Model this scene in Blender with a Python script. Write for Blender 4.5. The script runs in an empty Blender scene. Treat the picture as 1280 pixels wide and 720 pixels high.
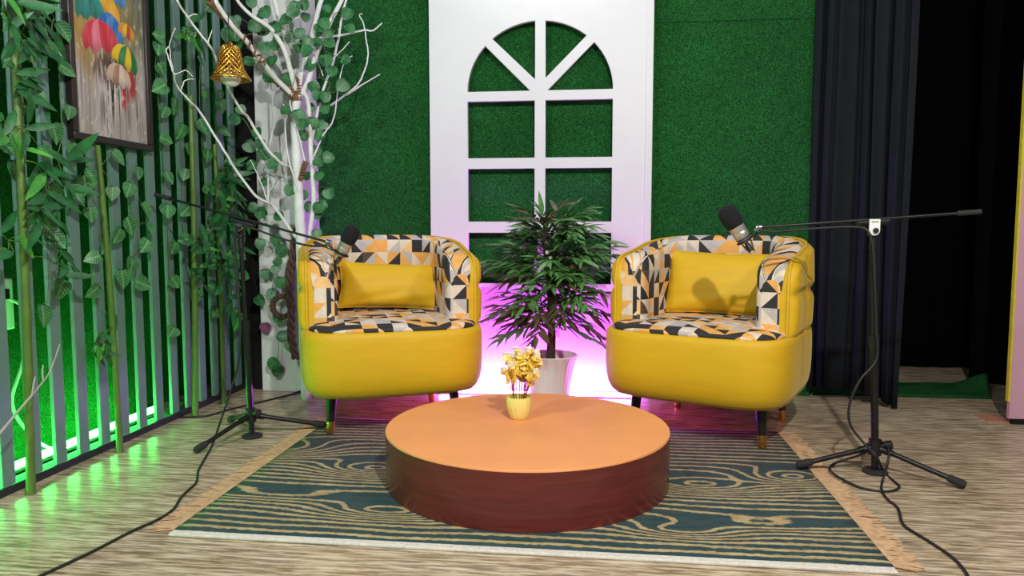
import bpy, math, random
from mathutils import Vector, Matrix, noise
PI = math.pi
sc = bpy.context.scene
col = sc.collection

# ------------------------------------------------------------------ camera, world, lamps, exposure
cam_d = bpy.data.cameras.new('camera'); cam_d.sensor_width = 36.0; cam_d.lens = 36.0 * 920 / 1280
cam = bpy.data.objects.new('camera', cam_d); col.objects.link(cam)
cam.location = (0, 0, 0.85)
cam.rotation_euler = (math.radians(90 - 4.7), 0, math.radians(6.8))
sc.camera = cam
sc.view_settings.view_transform = 'Standard'; sc.view_settings.look = 'None'
sc.view_settings.exposure = 0.0; sc.view_settings.gamma = 1.0
sc.view_settings.use_curve_mapping = False
w = bpy.data.worlds.new('world'); sc.world = w; w.use_nodes = True
w.node_tree.nodes['Background'].inputs[0].default_value = (0.90, 0.95, 1.0, 1)
w.node_tree.nodes['Background'].inputs[1].default_value = 0.13

def area(name, loc, target, size, power, color, sy=None):
    d = bpy.data.lights.new(name, 'AREA'); d.energy = power; d.color = color; d.size = size
    if sy: d.shape = 'RECTANGLE'; d.size_y = sy
    o = bpy.data.objects.new(name, d); col.objects.link(o); o.location = loc
    o.rotation_euler = (Vector(target) - Vector(loc)).to_track_quat('-Z', 'Y').to_euler()
    return o
area('studio_lamp_center', (0.50, 0.10, 2.36), (-0.1, 3.0, 0.5), 0.07, 74, (1.0, 0.97, 0.92))
area('studio_lamp_right', (1.75, 0.9, 2.2), (-0.2, 2.6, 0.3), 0.20, 16, (1.0, 0.95, 0.88))
area('studio_lamp_left', (-1.55, 0.4, 2.3), (-0.9, 3.4, 0.7), 0.22, 34, (0.93, 0.98, 1.0))
area('panel_downlight', (-0.30, 3.45, 2.62), (-0.30, 3.72, 1.9), 0.5, 6, (1.0, 1.0, 1.0), 0.12)

# ------------------------------------------------------------------ helpers
def lin(c):
    return tuple((x / 255 / 12.92) if x / 255 <= 0.04045 else ((x / 255 + 0.055) / 1.055) ** 2.4 for x in c)

class MB:
    """collects vertices and faces, becomes ONE mesh object"""
    def __init__(s): s.v = []; s.f = []; s.sm = []; s.uv = {}; s.mi = []
    def add(s, vs, fs, smooth=True, uvs=None, mi=0):
        b = len(s.v); s.v += [tuple(p) for p in vs]
        for f in fs:
            s.f.append([i + b for i in f]); s.sm.append(smooth); s.mi.append(mi)
        if uvs:
            for i, u in enumerate(uvs): s.uv[b + i] = u
        return b
    def box(s, lo, hi, mi=0):
        x0, y0, z0 = lo; x1, y1, z1 = hi
        vs = [(x0,y0,z0),(x1,y0,z0),(x1,y1,z0),(x0,y1,z0),(x0,y0,z1),(x1,y0,z1),(x1,y1,z1),(x0,y1,z1)]
        fs = [(0,3,2,1),(4,5,6,7),(0,1,5,4),(1,2,6,5),(2,3,7,6),(3,0,4,7)]
        s.add(vs, fs, False, None, mi)
    def tube(s, path, r, seg=8, caps=True, mi=0):
        P = [Vector(p) for p in path]; n = len(P)
        R = list(r) if hasattr(r, '__len__') else [r] * n
        vs = []; ref = None
        for i in range(n):
            t = (P[min(i+1, n-1)] - P[max(i-1, 0)])
            t = t.normalized() if t.length > 1e-9 else Vector((0, 0, 1))
            if ref is None: ref = Vector((1,0,0)) if abs(t.x) < 0.8 else Vector((0,1,0))
            a = ref - t * ref.dot(t)
            if a.length < 1e-6: a = t.orthogonal()
            a.normalize(); b = t.cross(a); ref = a
            for k in range(seg):
                th = 2 * PI * k / seg
                vs.append(P[i] + (a * math.cos(th) + b * math.sin(th)) * R[i])
        fs = [(i*seg+k, i*seg+(k+1) % seg, (i+1)*seg+(k+1) % seg, (i+1)*seg+k) for i in range(n-1) for k in range(seg)]
        if caps:
            fs.append(tuple(range(seg))[::-1]); fs.append(tuple((n-1)*seg + k for k in range(seg)))
        s.add(vs, fs, True, None, mi)
    def lathe(s, prof, seg=32, M=None, rmod=None, mi=0, smooth=True, cap=True):
        vs = []
        for i, (r, z) in enumerate(prof):
            for k in range(seg):
                th = 2 * PI * k / seg
                rr = r * (rmod(th, z, i) if rmod else 1)
                p = Vector((rr * math.cos(th), rr * math.sin(th), z))
                vs.append(M @ p if M else p)
        n = len(prof)
        fs = [(i*seg+k, i*seg+(k+1) % seg, (i+1)*seg+(k+1) % seg, (i+1)*seg+k) for i in range(n-1) for k in range(seg)]
        if cap:
            fs.append(tuple(range(seg))[::-1]); fs.append(tuple((n-1)*seg + k for k in range(seg)))
        s.add(vs, fs, smooth, None, mi)
    def build(s, name, mat, parent=None, bevel=0, sharp=True):
        me = bpy.data.meshes.new(name); me.from_pydata(s.v, [], s.f)
        for m in (mat if isinstance(mat, (list, tuple)) else [mat]): me.materials.append(m)
        me.polygons.foreach_set('use_smooth', s.sm); me.polygons.foreach_set('material_index', s.mi)
        if s.uv:
            L = me.uv_layers.new(name='UVMap')
            for lp in me.loops: L.data[lp.index].uv = s.uv.get(lp.vertex_index, (0, 0))
        me.update()
        if sharp: me.set_sharp_from_angle(angle=math.radians(50))
        o = bpy.data.objects.new(name, me); col.objects.link(o)
        if parent: o.parent = parent
        if bevel:
            b = o.modifiers.new('bevel', 'BEVEL'); b.width = bevel; b.segments = 2; b.limit_method = 'ANGLE'
        return o

def tag(o, label=None, cat=None, group=None, kind=None):
    if label: o['label'] = label
    if cat: o['category'] = cat
    if group: o['group'] = group
    if kind: o['kind'] = kind
    return o
def empty(name, loc, rz=0, label=None, cat=None, group=None):
    o = bpy.data.objects.new(name, None); col.objects.link(o); o.location = loc; o.rotation_euler = (0, 0, rz)
    o.empty_display_size = 0.05
    return tag(o, label, cat, group)
def smooth_path(pts, n=6):
    P = [Vector(p) for p in pts]
    if len(P) < 3: return P
    out = []
    for i in range(len(P) - 1):
        p0 = P[max(i-1, 0)]; p1 = P[i]; p2 = P[i+1]; p3 = P[min(i+2, len(P)-1)]
        for k in range(n):
            t = k / n
            out.append(0.5 * ((2*p1) + (p2-p0)*t + (2*p0-5*p1+4*p2-p3)*t*t + (3*p1-p0-3*p2+p3)*t**3))
    out.append(P[-1]); return out
def taper(n, a, b): return [a + (b - a) * i / max(n - 1, 1) for i in range(n)]
def sstep(a, b, x):
    t = min(max((x - a) / (b - a), 0), 1); return t * t * (3 - 2 * t)

# ------------------------------------------------------------------ materials
class NT:
    def __init__(s, name):
        s.m = bpy.data.materials.new(name); s.m.use_nodes = True; s.t = s.m.node_tree; s.b = s.t.nodes['Principled BSDF']
    def n(s, typ, **kw):
        d = s.t.nodes.new(typ)
        for k, v in kw.items(): setattr(d, k, v)
        return d
    def l(s, a, b): s.t.links.new(a, b)
    def val(s, sock, v):
        if hasattr(v, 'is_output') or isinstance(v, bpy.types.NodeSocket): s.l(v, sock)
        else: sock.default_value = v
    def math(s, op, a, b=None, c=None):
        d = s.n('ShaderNodeMath', operation=op); s.val(d.inputs[0], a)
        if b is not None: s.val(d.inputs[1], b)
        if c is not None: s.val(d.inputs[2], c)
        return d.outputs[0]
    def obj(s): return s.n('ShaderNodeTexCoord').outputs['Object']
    def uv(s): return s.n('ShaderNodeTexCoord').outputs['UV']
    def mapping(s, v, scale=(1,1,1), loc=(0,0,0), rot=(0,0,0)):
        d = s.n('ShaderNodeMapping'); s.l(v, d.inputs[0]); d.inputs['Scale'].default_value = scale; d.inputs['Location'].default_value = loc; d.inputs['Rotation'].default_value = rot
        return d.outputs[0]
    def noise(s, v, scale, detail=3, rough=0.5, dist=0):
        d = s.n('ShaderNodeTexNoise'); s.l(v, d.inputs['Vector']); d.inputs['Scale'].default_value = scale
        d.inputs['Detail'].default_value = detail; d.inputs['Roughness'].default_value = rough; d.inputs['Distortion'].default_value = dist
        return d.outputs['Fac']
    def ramp(s, fac, stops, interp='LINEAR'):
        d = s.n('ShaderNodeValToRGB'); s.l(fac, d.inputs[0]); r = d.color_ramp; r.interpolation = interp
        while len(r.elements) < len(stops): r.elements.new(0.5)
        for e, (p, c) in zip(r.elements, stops): e.position = p; e.color = tuple(c) + (1,)
        return d.outputs[0]
    def mix(s, fac, a, b, blend='MIX'):
        d = s.n('ShaderNodeMix', data_type='RGBA', blend_type=blend); s.val(d.inputs[0], fac)
        for i, x in ((6, a), (7, b)):
            if isinstance(x, tuple): d.inputs[i].default_value = x + (1,) if len(x) == 3 else x
            else: s.l(x, d.inputs[i])
        return d.outputs[2]
    def bump(s, h, strength=0.3, dist=0.01):
        d = s.n('ShaderNodeBump'); s.l(h, d.inputs['Height']); d.inputs['Strength'].default_value = strength; d.inputs['Distance'].default_value = dist
        s.l(d.outputs[0], s.b.inputs['Normal'])
    def color(s, c): s.val(s.b.inputs['Base Color'], c if not isinstance(c, tuple) else c + (1,))
    def set(s, **kw):
        for k, v in kw.items(): s.b.inputs[k.replace('_', ' ')].default_value = v
        return s.m
def plain(name, rgb, rough=0.5, metal=0.0, var=0.12, scale=30, bump=0.0, **kw):
    t = NT(name); c = lin(rgb); f = t.noise(t.obj(), scale, 4)
    t.color(t.ramp(f, [(0.3, tuple(x * (1 - var) for x in c)), (0.7, tuple(min(x * (1 + var), 1) for x in c))]))
    if bump: t.bump(t.noise(t.obj(), scale * 8, 3), bump, 0.002)
    return t.set(Roughness=rough, Metallic=metal, **kw)

M = {}
def m_floor():
    t = NT('streaked_vinyl_floor'); o = t.obj()
    a = t.noise(t.mapping(o, (2.4, 70, 1)), 1.6, 5, 0.7)
    b = t.noise(t.mapping(o, (8, 85, 1)), 1.0, 4, 0.65)
    c = t.noise(t.mapping(o, (0.6, 9, 1)), 2.0, 3, 0.5)
    base = t.ramp(a, [(0.30, lin((92, 68, 46))), (0.43, lin((160, 136, 104))), (0.55, lin((206, 188, 154))), (0.74, lin((226, 214, 190)))])
    dark = t.ramp(b, [(0.37, lin((46, 30, 20))), (0.455, lin((116, 90, 64))), (0.52, lin((196, 174, 140))), (0.62, lin((234, 220, 194)))])
    m = t.mix(0.68, base, dark); m = t.mix(0.22, m, t.ramp(c, [(0.35, lin((142, 120, 98))), (0.65, lin((212, 200, 180)))]))
    t.color(m); t.bump(b, 0.12, 0.003); return t.set(Roughness=0.27)
M['floor'] = m_floor()
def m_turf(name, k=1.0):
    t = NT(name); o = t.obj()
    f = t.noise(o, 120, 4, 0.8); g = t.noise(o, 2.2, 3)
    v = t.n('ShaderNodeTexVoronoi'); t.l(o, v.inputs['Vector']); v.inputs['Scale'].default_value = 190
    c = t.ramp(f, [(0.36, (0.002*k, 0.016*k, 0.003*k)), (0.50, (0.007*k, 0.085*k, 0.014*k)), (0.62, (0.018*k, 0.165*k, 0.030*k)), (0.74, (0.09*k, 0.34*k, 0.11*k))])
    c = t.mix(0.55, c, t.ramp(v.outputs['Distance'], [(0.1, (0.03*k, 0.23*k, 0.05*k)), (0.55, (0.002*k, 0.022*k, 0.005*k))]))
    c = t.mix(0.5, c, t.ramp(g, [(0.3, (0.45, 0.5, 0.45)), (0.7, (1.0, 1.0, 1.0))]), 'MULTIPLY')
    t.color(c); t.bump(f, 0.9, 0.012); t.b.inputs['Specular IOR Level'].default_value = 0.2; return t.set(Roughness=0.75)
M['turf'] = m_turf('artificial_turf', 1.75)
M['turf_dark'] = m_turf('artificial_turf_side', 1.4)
M['wall_white'] = plain('white_painted_wall', (214, 216, 212), 0.6, var=0.05, scale=4)
M['panel'] = plain('white_painted_board', (216, 217, 222), 0.45, var=0.02, scale=6)
M['slat'] = plain('slate_grey_painted_wood', (104, 136, 128), 0.5, var=0.07, scale=14, bump=0.1)
M['rail'] = plain('dark_grey_rail', (34, 40, 40), 0.7)
M['black_cloth'] = plain('black_drape_cloth', (25, 29, 34), 0.85, var=0.12, scale=20, bump=0.2); M['black_cloth'].node_tree.nodes['Principled BSDF'].inputs['Specular IOR Level'].default_value = 0.15
M['dark_cloth'] = plain('black_backdrop_cloth', (7, 8, 9), 1.0, var=0.1); M['dark_cloth'].node_tree.nodes['Principled BSDF'].inputs['Specular IOR Level'].default_value = 0.05
M['dark_wall'] = plain('dark_far_wall', (9, 9, 10), 1.0)
M['pink'] = plain('pink_painted_board', (206, 158, 176), 0.5, var=0.04, scale=5)
M['yellow_edge'] = plain('yellow_edge_band', (214, 200, 50), 0.5)
M['tan_board'] = plain('salmon_board', (178, 124, 98), 0.6)
def m_velvet(name, rgb):
    t = NT(name); c = lin(rgb); f = t.noise(t.mapping(t.obj(), (1, 1, 6)), 7, 5, 0.6); g = t.noise(t.obj(), 500, 2)
    t.color(t.ramp(f, [(0.3, tuple(x * 0.94 for x in c)), (0.7, tuple(x * 1.04 for x in c))])); t.bump(g, 0.08, 0.001)
    m = t.set(Roughness=0.62); t.b.inputs['Sheen Weight'].default_value = 0.25; t.b.inputs['Sheen Roughness'].default_value = 0.4
    t.b.inputs['Sheen Tint'].default_value = (1, 0.9, 0.5, 1); return m
M['yellow'] = m_velvet('mustard_velvet', (214, 170, 12))
M['pillow'] = m_velvet('mustard_cushion_velvet', (216, 172, 8))
def m_tri(name):
    t = NT(name); u = t.mapping(t.uv(), (1, 1, 1))
    sp = t.n('ShaderNodeSeparateXYZ'); t.l(u, sp.inputs[0])
    k = 1 / 0.060
    U = t.math('MULTIPLY', sp.outputs[0], k); V = t.math('MULTIPLY', sp.outputs[1], k)
    iu = t.math('FLOOR', U); iv = t.math('FLOOR', V); fu = t.math('FRACT', U); fv = t.math('FRACT', V)
    def wn(x, y, z):
        c = t.n('ShaderNodeCombineXYZ')
        for i, q in enumerate((x, y, z)): t.val(c.inputs[i], q)
        d = t.n('ShaderNodeTexWhiteNoise', noise_dimensions='3D'); t.l(c.outputs[0], d.inputs['Vector']); return d.outputs['Value']
    dg = t.math('GREATER_THAN', wn(iu, iv, 3.0), 0.5)
    a = t.math('GREATER_THAN', fu, fv); b = t.math('GREATER_THAN', t.math('ADD', fu, fv), 1.0)
    tri = t.math('ADD', t.math('MULTIPLY', a, dg), t.math('MULTIPLY', b, t.math('SUBTRACT', 1.0, dg)))
    r = wn(iu, iv, t.math('ADD', t.math('MULTIPLY', tri, 5.0), 11.0))
    cols = [(0.0, lin((44, 42, 46))), (0.27, lin((86, 70, 58))), (0.31, lin((240, 176, 92))), (0.55, lin((244, 196, 132))), (0.62, lin((232, 216, 198))), (0.84, lin((196, 190, 188)))]
    c = t.ramp(r, cols, 'CONSTANT')
    nz = t.noise(t.obj(), 26, 4, 0.6)
    c = t.mix(0.5, c, t.ramp(nz, [(0.35, (0.72, 0.70, 0.70)), (0.65, (1.0, 1.0, 1.0))]), 'MULTIPLY')
    t.color(c); t.bump(t.noise(t.obj(), 700, 2), 0.1, 0.001); return t.set(Roughness=0.75)
M['tri'] = m_tri('triangle_print_fabric')
M['leg_black'] = plain('black_lacquered_leg', (24, 20, 20), 0.35)
M['brass'] = plain('brass_tip', (206, 160, 84), 0.28, 1.0, var=0.05)
def m_tabletop():
    t = NT('orange_table_top'); c = lin((240, 160, 98)); f = t.noise(t.obj(), 5, 5, 0.6)
    t.color(t.ramp(f, [(0.3, tuple(x * 0.94 for x in c)), (0.7, tuple(x * 1.05 for x in c))])); t.bump(t.noise(t.obj(), 300, 2), 0.05, 0.001)
    return t.set(Roughness=0.55)
M['table_top'] = m_tabletop()
def m_wood():
    t = NT('dark_red_wood_laminate'); u = t.uv()
    f = t.noise(t.mapping(u, (1.0, 22, 1)), 1.8, 5, 0.6, 0.6); g = t.noise(t.mapping(u, (5, 160, 1)), 2, 3)
    c = t.ramp(f, [(0.3, lin((84, 30, 30))), (0.5, lin((98, 38, 35))), (0.7, lin((110, 46, 40)))])
    c = t.mix(0.25, c, t.ramp(g, [(0.4, lin((76, 28, 26))), (0.6, lin((112, 46, 40)))]))
    t.color(c); return t.set(Roughness=0.24)
M['table_side'] = m_wood()
def m_rug():
    t = NT('teal_and_tan_woodgrain_rug'); o = t.obj(); sp = t.n('ShaderNodeSeparateXYZ'); t.l(o, sp.inputs[0])
    X, Y = sp.outputs[0], sp.outputs[1]
    def field(ox, oy):
        P = t.mapping(o, (1, 1, 1), (ox, oy, 0)); q = t.n('ShaderNodeSeparateXYZ'); t.l(P, q.inputs[0]); x, y = q.outputs[0], q.outputs[1]
        f = t.math('MULTIPLY', y, 24.0)
        f = t.math('ADD', f, t.math('MULTIPLY', t.noise(t.mapping(P, (1.2, 2.2, 1)), 1.2, 2), 2.0))
        for (kx, ky, sx, sy, A) in [(-1.22, 2.64, 0.22, 0.11, 5.0), (-0.78, 2.44, 0.18, 0.08, 5.0), (-1.02, 2.16, 0.34, 0.05, 1.4), (-0.62, 2.07, 0.18, 0.06, 4.0), (0.66, 2.52, 0.15, 0.08, 5.0), (0.34, 2.41, 0.2, 0.075, 4.6), (0.45, 2.1, 0.3, 0.05, 1.6), (0.24, 2.03, 0.14, 0.05, 3.2)]:
            dx = t.math('MULTIPLY_ADD', x, 1 / sx, -kx / sx); dy = t.math('MULTIPLY_ADD', y, 1 / sy, -ky / sy)
            k = t.math('MULTIPLY_ADD', dx, dx, t.math('MULTIPLY', dy, dy))
            f = t.math('MULTIPLY_ADD', t.math('EXPONENT', t.math('MULTIPLY', k, -1.0)), A, f)
        return f
    h = 0.004; f0 = field(0, 0); gx = t.math('MULTIPLY', t.math('SUBTRACT', field(h, 0), f0), 1 / h); gy = t.math('MULTIPLY', t.math('SUBTRACT', field(0, h), f0), 1 / h)
    gr = t.math('MAXIMUM', t.math('SQRT', t.math('MULTIPLY_ADD', gx, gx, t.math('MULTIPLY', gy, gy))), 9.0)
    n3 = t.noise(t.mapping(o, (22, 60, 1)), 2.0, 3)
    fr = t.math('ABSOLUTE', t.math('SUBTRACT', t.math('FRACT', f0), 0.5))
    wv = t.math('ADD', t.math('MAXIMUM', t.math('DIVIDE', fr, gr), t.math('MULTIPLY', fr, 0.031)), t.math('MULTIPLY_ADD', n3, 0.018, -0.009))
    far = t.n('ShaderNodeMapRange'); t.l(Y, far.inputs[0]); far.inputs[1].default_value = 2.45; far.inputs[2].default_value = 2.85; far.inputs[3].default_value = 0; far.inputs[4].default_value = 1
    k = t.n('ShaderNodeMapRange'); t.l(wv, k.inputs[0]); k.inputs[1].default_value = 0.0060; k.inputs[2].default_value = 0.0090; k.inputs[3].default_value = 1; k.inputs[4].default_value = 0
    mot = t.noise(t.mapping(o, (8, 30, 1)), 1.5, 4, 0.6)
    bg = t.ramp(mot, [(0.35, lin((34, 60, 64))), (0.55, lin((46, 76, 78))), (0.72, lin((74, 74, 62)))])
    bgf = t.ramp(mot, [(0.35, lin((40, 54, 54))), (0.6, lin((66, 72, 64)))])
    ln = t.ramp(mot, [(0.3, lin((160, 134, 86))), (0.7, lin((204, 184, 134)))])
    c = t.mix(k.outputs[0], t.mix(far.outputs[0], bg, bgf), t.mix(far.outputs[0], ln, lin((168, 148, 112))))
    g = t.noise(o, 420, 2); c = t.mix(0.6, c, t.ramp(g, [(0.3, (0.55, 0.55, 0.55)), (0.65, (1, 1, 1))]), 'MULTIPLY')
    t.color(c); t.bump(g, 0.5, 0.003); return t.set(Roughness=0.95)
M['rug'] = m_rug()
M['fringe'] = plain('tan_cotton_fringe', (192, 156, 118), 0.95, var=0.2, scale=60)
M['rug_border'] = plain('white_rug_binding', (214, 208, 196), 0.95, var=0.12, scale=90, bump=0.3)
M['black_metal'] = plain('black_powder_coat', (26, 27, 29), 0.38, 0.3)
M['black_plastic'] = plain('black_plastic', (20, 20, 22), 0.5)
M['rubber'] = plain('black_rubber', (34, 34, 35), 0.8)
M['cable'] = plain('black_cable_jacket', (30, 27, 26), 0.55)
M['chrome'] = plain('brushed_chrome', (205, 205, 205), 0.22, 1.0, var=0.03)
M['nickel'] = plain('satin_nickel', (196, 190, 180), 0.36, 0.75, var=0.05)
M['gold'] = plain('gold_plating', (232, 180, 80), 0.25, 1.0, var=0.06)
M['foam'] = plain('black_foam', (15, 15, 18), 0.95, var=0.3, scale=180, bump=0.6)
M['white_plastic'] = plain('white_plastic', (232, 232, 228), 0.4, var=0.02)
M['bulb'] = plain('frosted_white_bulb', (236, 238, 228), 0.35, var=0.02)
M['ink'] = plain('grey_print', (120, 116, 116), 0.6)
M['rope'] = plain('brown_jute_rope', (128, 92, 66), 0.95, var=0.3, scale=60, bump=0.5)
M['twine'] = plain('dark_twisted_vine', (84, 62, 46), 0.9, var=0.3, scale=50, bump=0.5)
M['white_bark'] = plain('white_painted_bark', (226, 228, 226), 0.65, var=0.08, scale=30, bump=0.25)
M['twig'] = plain('grey_twig_bark', (168, 164, 150), 0.8, var=0.18, scale=40)
def m_leaf(name, dark, mid, vein, amt):
    t = NT(name); u = t.uv(); sp = t.n('ShaderNodeSeparateXYZ'); t.l(u, sp.inputs[0])
    ax = t.math('ABSOLUTE', sp.outputs[0])
    f = t.noise(t.obj(), 26, 3, 0.6)
    base = t.ramp(f, [(0.32, lin(dark)), (0.66, lin(mid))])
    ph = t.math('ADD', t.math('MULTIPLY', sp.outputs[1], 6.0), t.math('MULTIPLY', ax, -4.0))
    vn = t.math('PINGPONG', ph, 0.5)
    nz = t.noise(t.obj(), 60, 2)
    v1 = t.math('GREATER_THAN', t.math('ADD', vn, t.math('MULTIPLY', nz, 0.25)), 0.52)
    mr = t.math('LESS_THAN', ax, 0.05)
    k = t.math('MULTIPLY', t.math('MAXIMUM', v1, mr), amt)
    t.color(t.mix(k, base, lin(vein))); m = t.set(Roughness=0.42)
    return m
M['pothos'] = m_leaf('variegated_leaf', (20, 82, 38), (56, 132, 68), (150, 200, 146), 0.42)
M['ivy'] = m_leaf('round_ivy_leaf', (22, 80, 40), (54, 122, 66), (110, 170, 116), 0.25)
M['purple_leaf'] = m_leaf('purple_leaf', (92, 50, 78), (120, 70, 100), (150, 100, 130), 0.3)
M['bamboo_leaf'] = m_leaf('bamboo_leaf_green', (12, 66, 32), (32, 104, 48), (60, 130, 70), 0.2)
M['bamboo_leaf_light'] = m_leaf('bamboo_leaf_light', (40, 120, 40), (76, 160, 58), (110, 190, 80), 0.2)
M['plant_leaf'] = m_leaf('houseplant_leaf', (40, 84, 40), (88, 146, 70), (120, 170, 98), 0.25)
M['plant_leaf_brown'] = m_leaf('houseplant_leaf_bronze', (70, 52, 42), (96, 84, 56), (120, 100, 70), 0.2)
M['culm'] = plain('green_bamboo_culm', (84, 116, 44), 0.45, var=0.2, scale=12)
M['vine'] = plain('thin_vine_stem', (110, 124, 84), 0.7)
M['trunk'] = plain('dark_plant_trunk', (64, 50, 42), 0.9, var=0.3, scale=50, bump=0.4)
M['soil'] = plain('dark_soil', (70, 52, 40), 1.0, var=0.4, scale=80)
M['pot'] = plain('white_ribbed_pot', (224, 222, 220), 0.4, var=0.02)
M['vase'] = plain('pale_yellow_ceramic', (236, 220, 130), 0.35, var=0.03)
M['flower_stem'] = plain('ochre_flower_stem', (150, 104, 40), 0.8)
M['flower_leaf'] = m_leaf('yellow_flower_leaf', (236, 186, 50), (250, 218, 96), (252, 232, 150), 0.3)
M['blossom'] = plain('white_blossom', (244, 236, 216), 0.7, var=0.06)
M['bell_liner'] = plain('dark_gold_liner', (120, 84, 24), 0.5, 0.6)
M['frame'] = plain('dark_brown_picture_frame', (46, 36, 36), 0.35)
def emis(name, c, s):
    t = NT(name); t.color((0.0, 0.0, 0.0)); t.b.inputs['Emission Color'].default_value = tuple(c) + (1,); t.b.inputs['Emission Strength'].default_value = s; return t.m
M['led_housing'] = plain('matt_black_channel', (5, 6, 5), 1.0); M['led_housing'].node_tree.nodes['Principled BSDF'].inputs['Specular IOR Level'].default_value = 0.1
M['led_green'] = emis('green_led', (0.05, 1.0, 0.12), 85)
M['led_magenta'] = emis('magenta_led', (0.58, 0.085, 1.0), 360)

# ------------------------------------------------------------------ setting
def struct(name, mb, mat, label=None, **kw):
    return tag(mb.build(name, mat, **kw), label, None, None, 'structure')
XL, YB = -2.10, 3.82
b = MB(); b.box((-2.2, 0.2, -0.06), (3.6, 5.3, 0.0)); struct('floor', b, M['floor'])
b = MB(); b.box((-2.2, YB, 0), (1.06, YB + 0.08, 2.7)); struct('wall_back', b, M['turf'])
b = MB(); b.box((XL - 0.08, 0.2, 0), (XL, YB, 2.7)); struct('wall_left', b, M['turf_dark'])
b = MB(); b.box((-1.74, 3.60, 0), (-1.496, YB, 2.7)); struct('wall_corner', b, M['wall_white'], bevel=0.004)
b = MB(); b.box((-1.875, 3.66, 0), (-1.74, 3.70, 2.7)); b.box((-1.80, 3.64, 0), (-1.745, 3.66, 1.0)); struct('corner_shade_and_board', b, M['dark_wall'])  # dark strip stands in for corner shade; the low box is a dark board
b = MB(); b.box((1.06, 5.0, 0), (3.6, 5.08, 2.7)); struct('wall_far', b, M['dark_wall'])
b = MB(); b.box((3.52, 2.6, 0), (3.6, 5.0, 2.7)); struct('wall_right', b, M['dark_wall'])
b = MB(); b.box((0.27, YB - 0.006, 1.865), (1.045, YB, 2.7)); struct('trim_2', b, M['turf'])

# ------------------------------------------------------------------ slat screen, lamp behind it
scr = empty('slat_screen', (-1.87, 2.7, 0), 0, 'tall screen of grey vertical slats covering the left wall', 'slat screen')
for i in range(-5, 15):
    y = 2.081 + 0.1165 * i - 2.7
    b = MB(); b.box((-0.005, y - 0.026, 0.03), (0.010, y + 0.026, 2.7)); b.build('slat', M['slat'], scr, bevel=0.002)
b = MB(); b.box((-0.05, -1.3, 0.0), (0.008, 0.975, 0.028)); b.build('bottom_rail', M['rail'], scr)
led = empty('led_light_bar', (-1.945, 2.2, 0), 0, 'glowing green light bar on the floor behind the grey slats', 'light bar')
b = MB(); b.box((-0.022, -0.98, 0.0), (0.022, 0.80, 0.022)); b.box((0.016, -0.98, 0.022), (0.022, 0.80, 0.034)); b.build('housing', M['led_housing'], led)
b = MB(); b.tube([(0, -0.97, 0.052), (0, 0.79, 0.052)], 0.013, 10); tube = b.build('glowing_tube', M['led_green'], led); tube['label'] = 'glowing green tube'
mg = empty('led_light_bar', (-0.32, 3.655, 0), 0, 'magenta light bar lying on the floor behind the round table', 'light bar')
b = MB(); b.box((-0.50, -0.012, 0.0), (0.50, 0.012, 0.010)); b.build('housing', M['white_plastic'], mg)
b = MB(); b.box((-0.49, -0.010, 0.010), (0.49, 0.010, 0.020)); tube = b.build('glowing_strip', M['led_magenta'], mg); tube['label'] = 'glowing magenta strip'
# socket box with its cords on the wall behind the slats
sk = empty('power_socket', (XL, 2.33, 0.58), 0, 'white power socket box on the wall behind the leftmost slats', 'socket')
b = MB(); b.box((0, -0.05, -0.09), (0.03, 0.05, 0.09)); b.build('faceplate', M['white_plastic'], sk, bevel=0.005)
b = MB(); b.box((0.03, -0.018, 0.02), (0.045, 0.018, 0.056)); b.build('plug', M['black_plastic'], sk, bevel=0.003)
b = MB(); b.tube(smooth_path([Vector(q) - sk.location for q in [(-2.05, 2.34, 0.60), (-2.02, 2.37, 0.55), (-2.03, 2.36, 0.38), (-2.03, 2.30, 0.24), (-1.99, 2.33, 0.12), (-1.98, 2.42, 0.04), (-1.975, 2.50, 0.03)]]), 0.006, 8)
b.build('cord', M['white_plastic'], sk)

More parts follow.
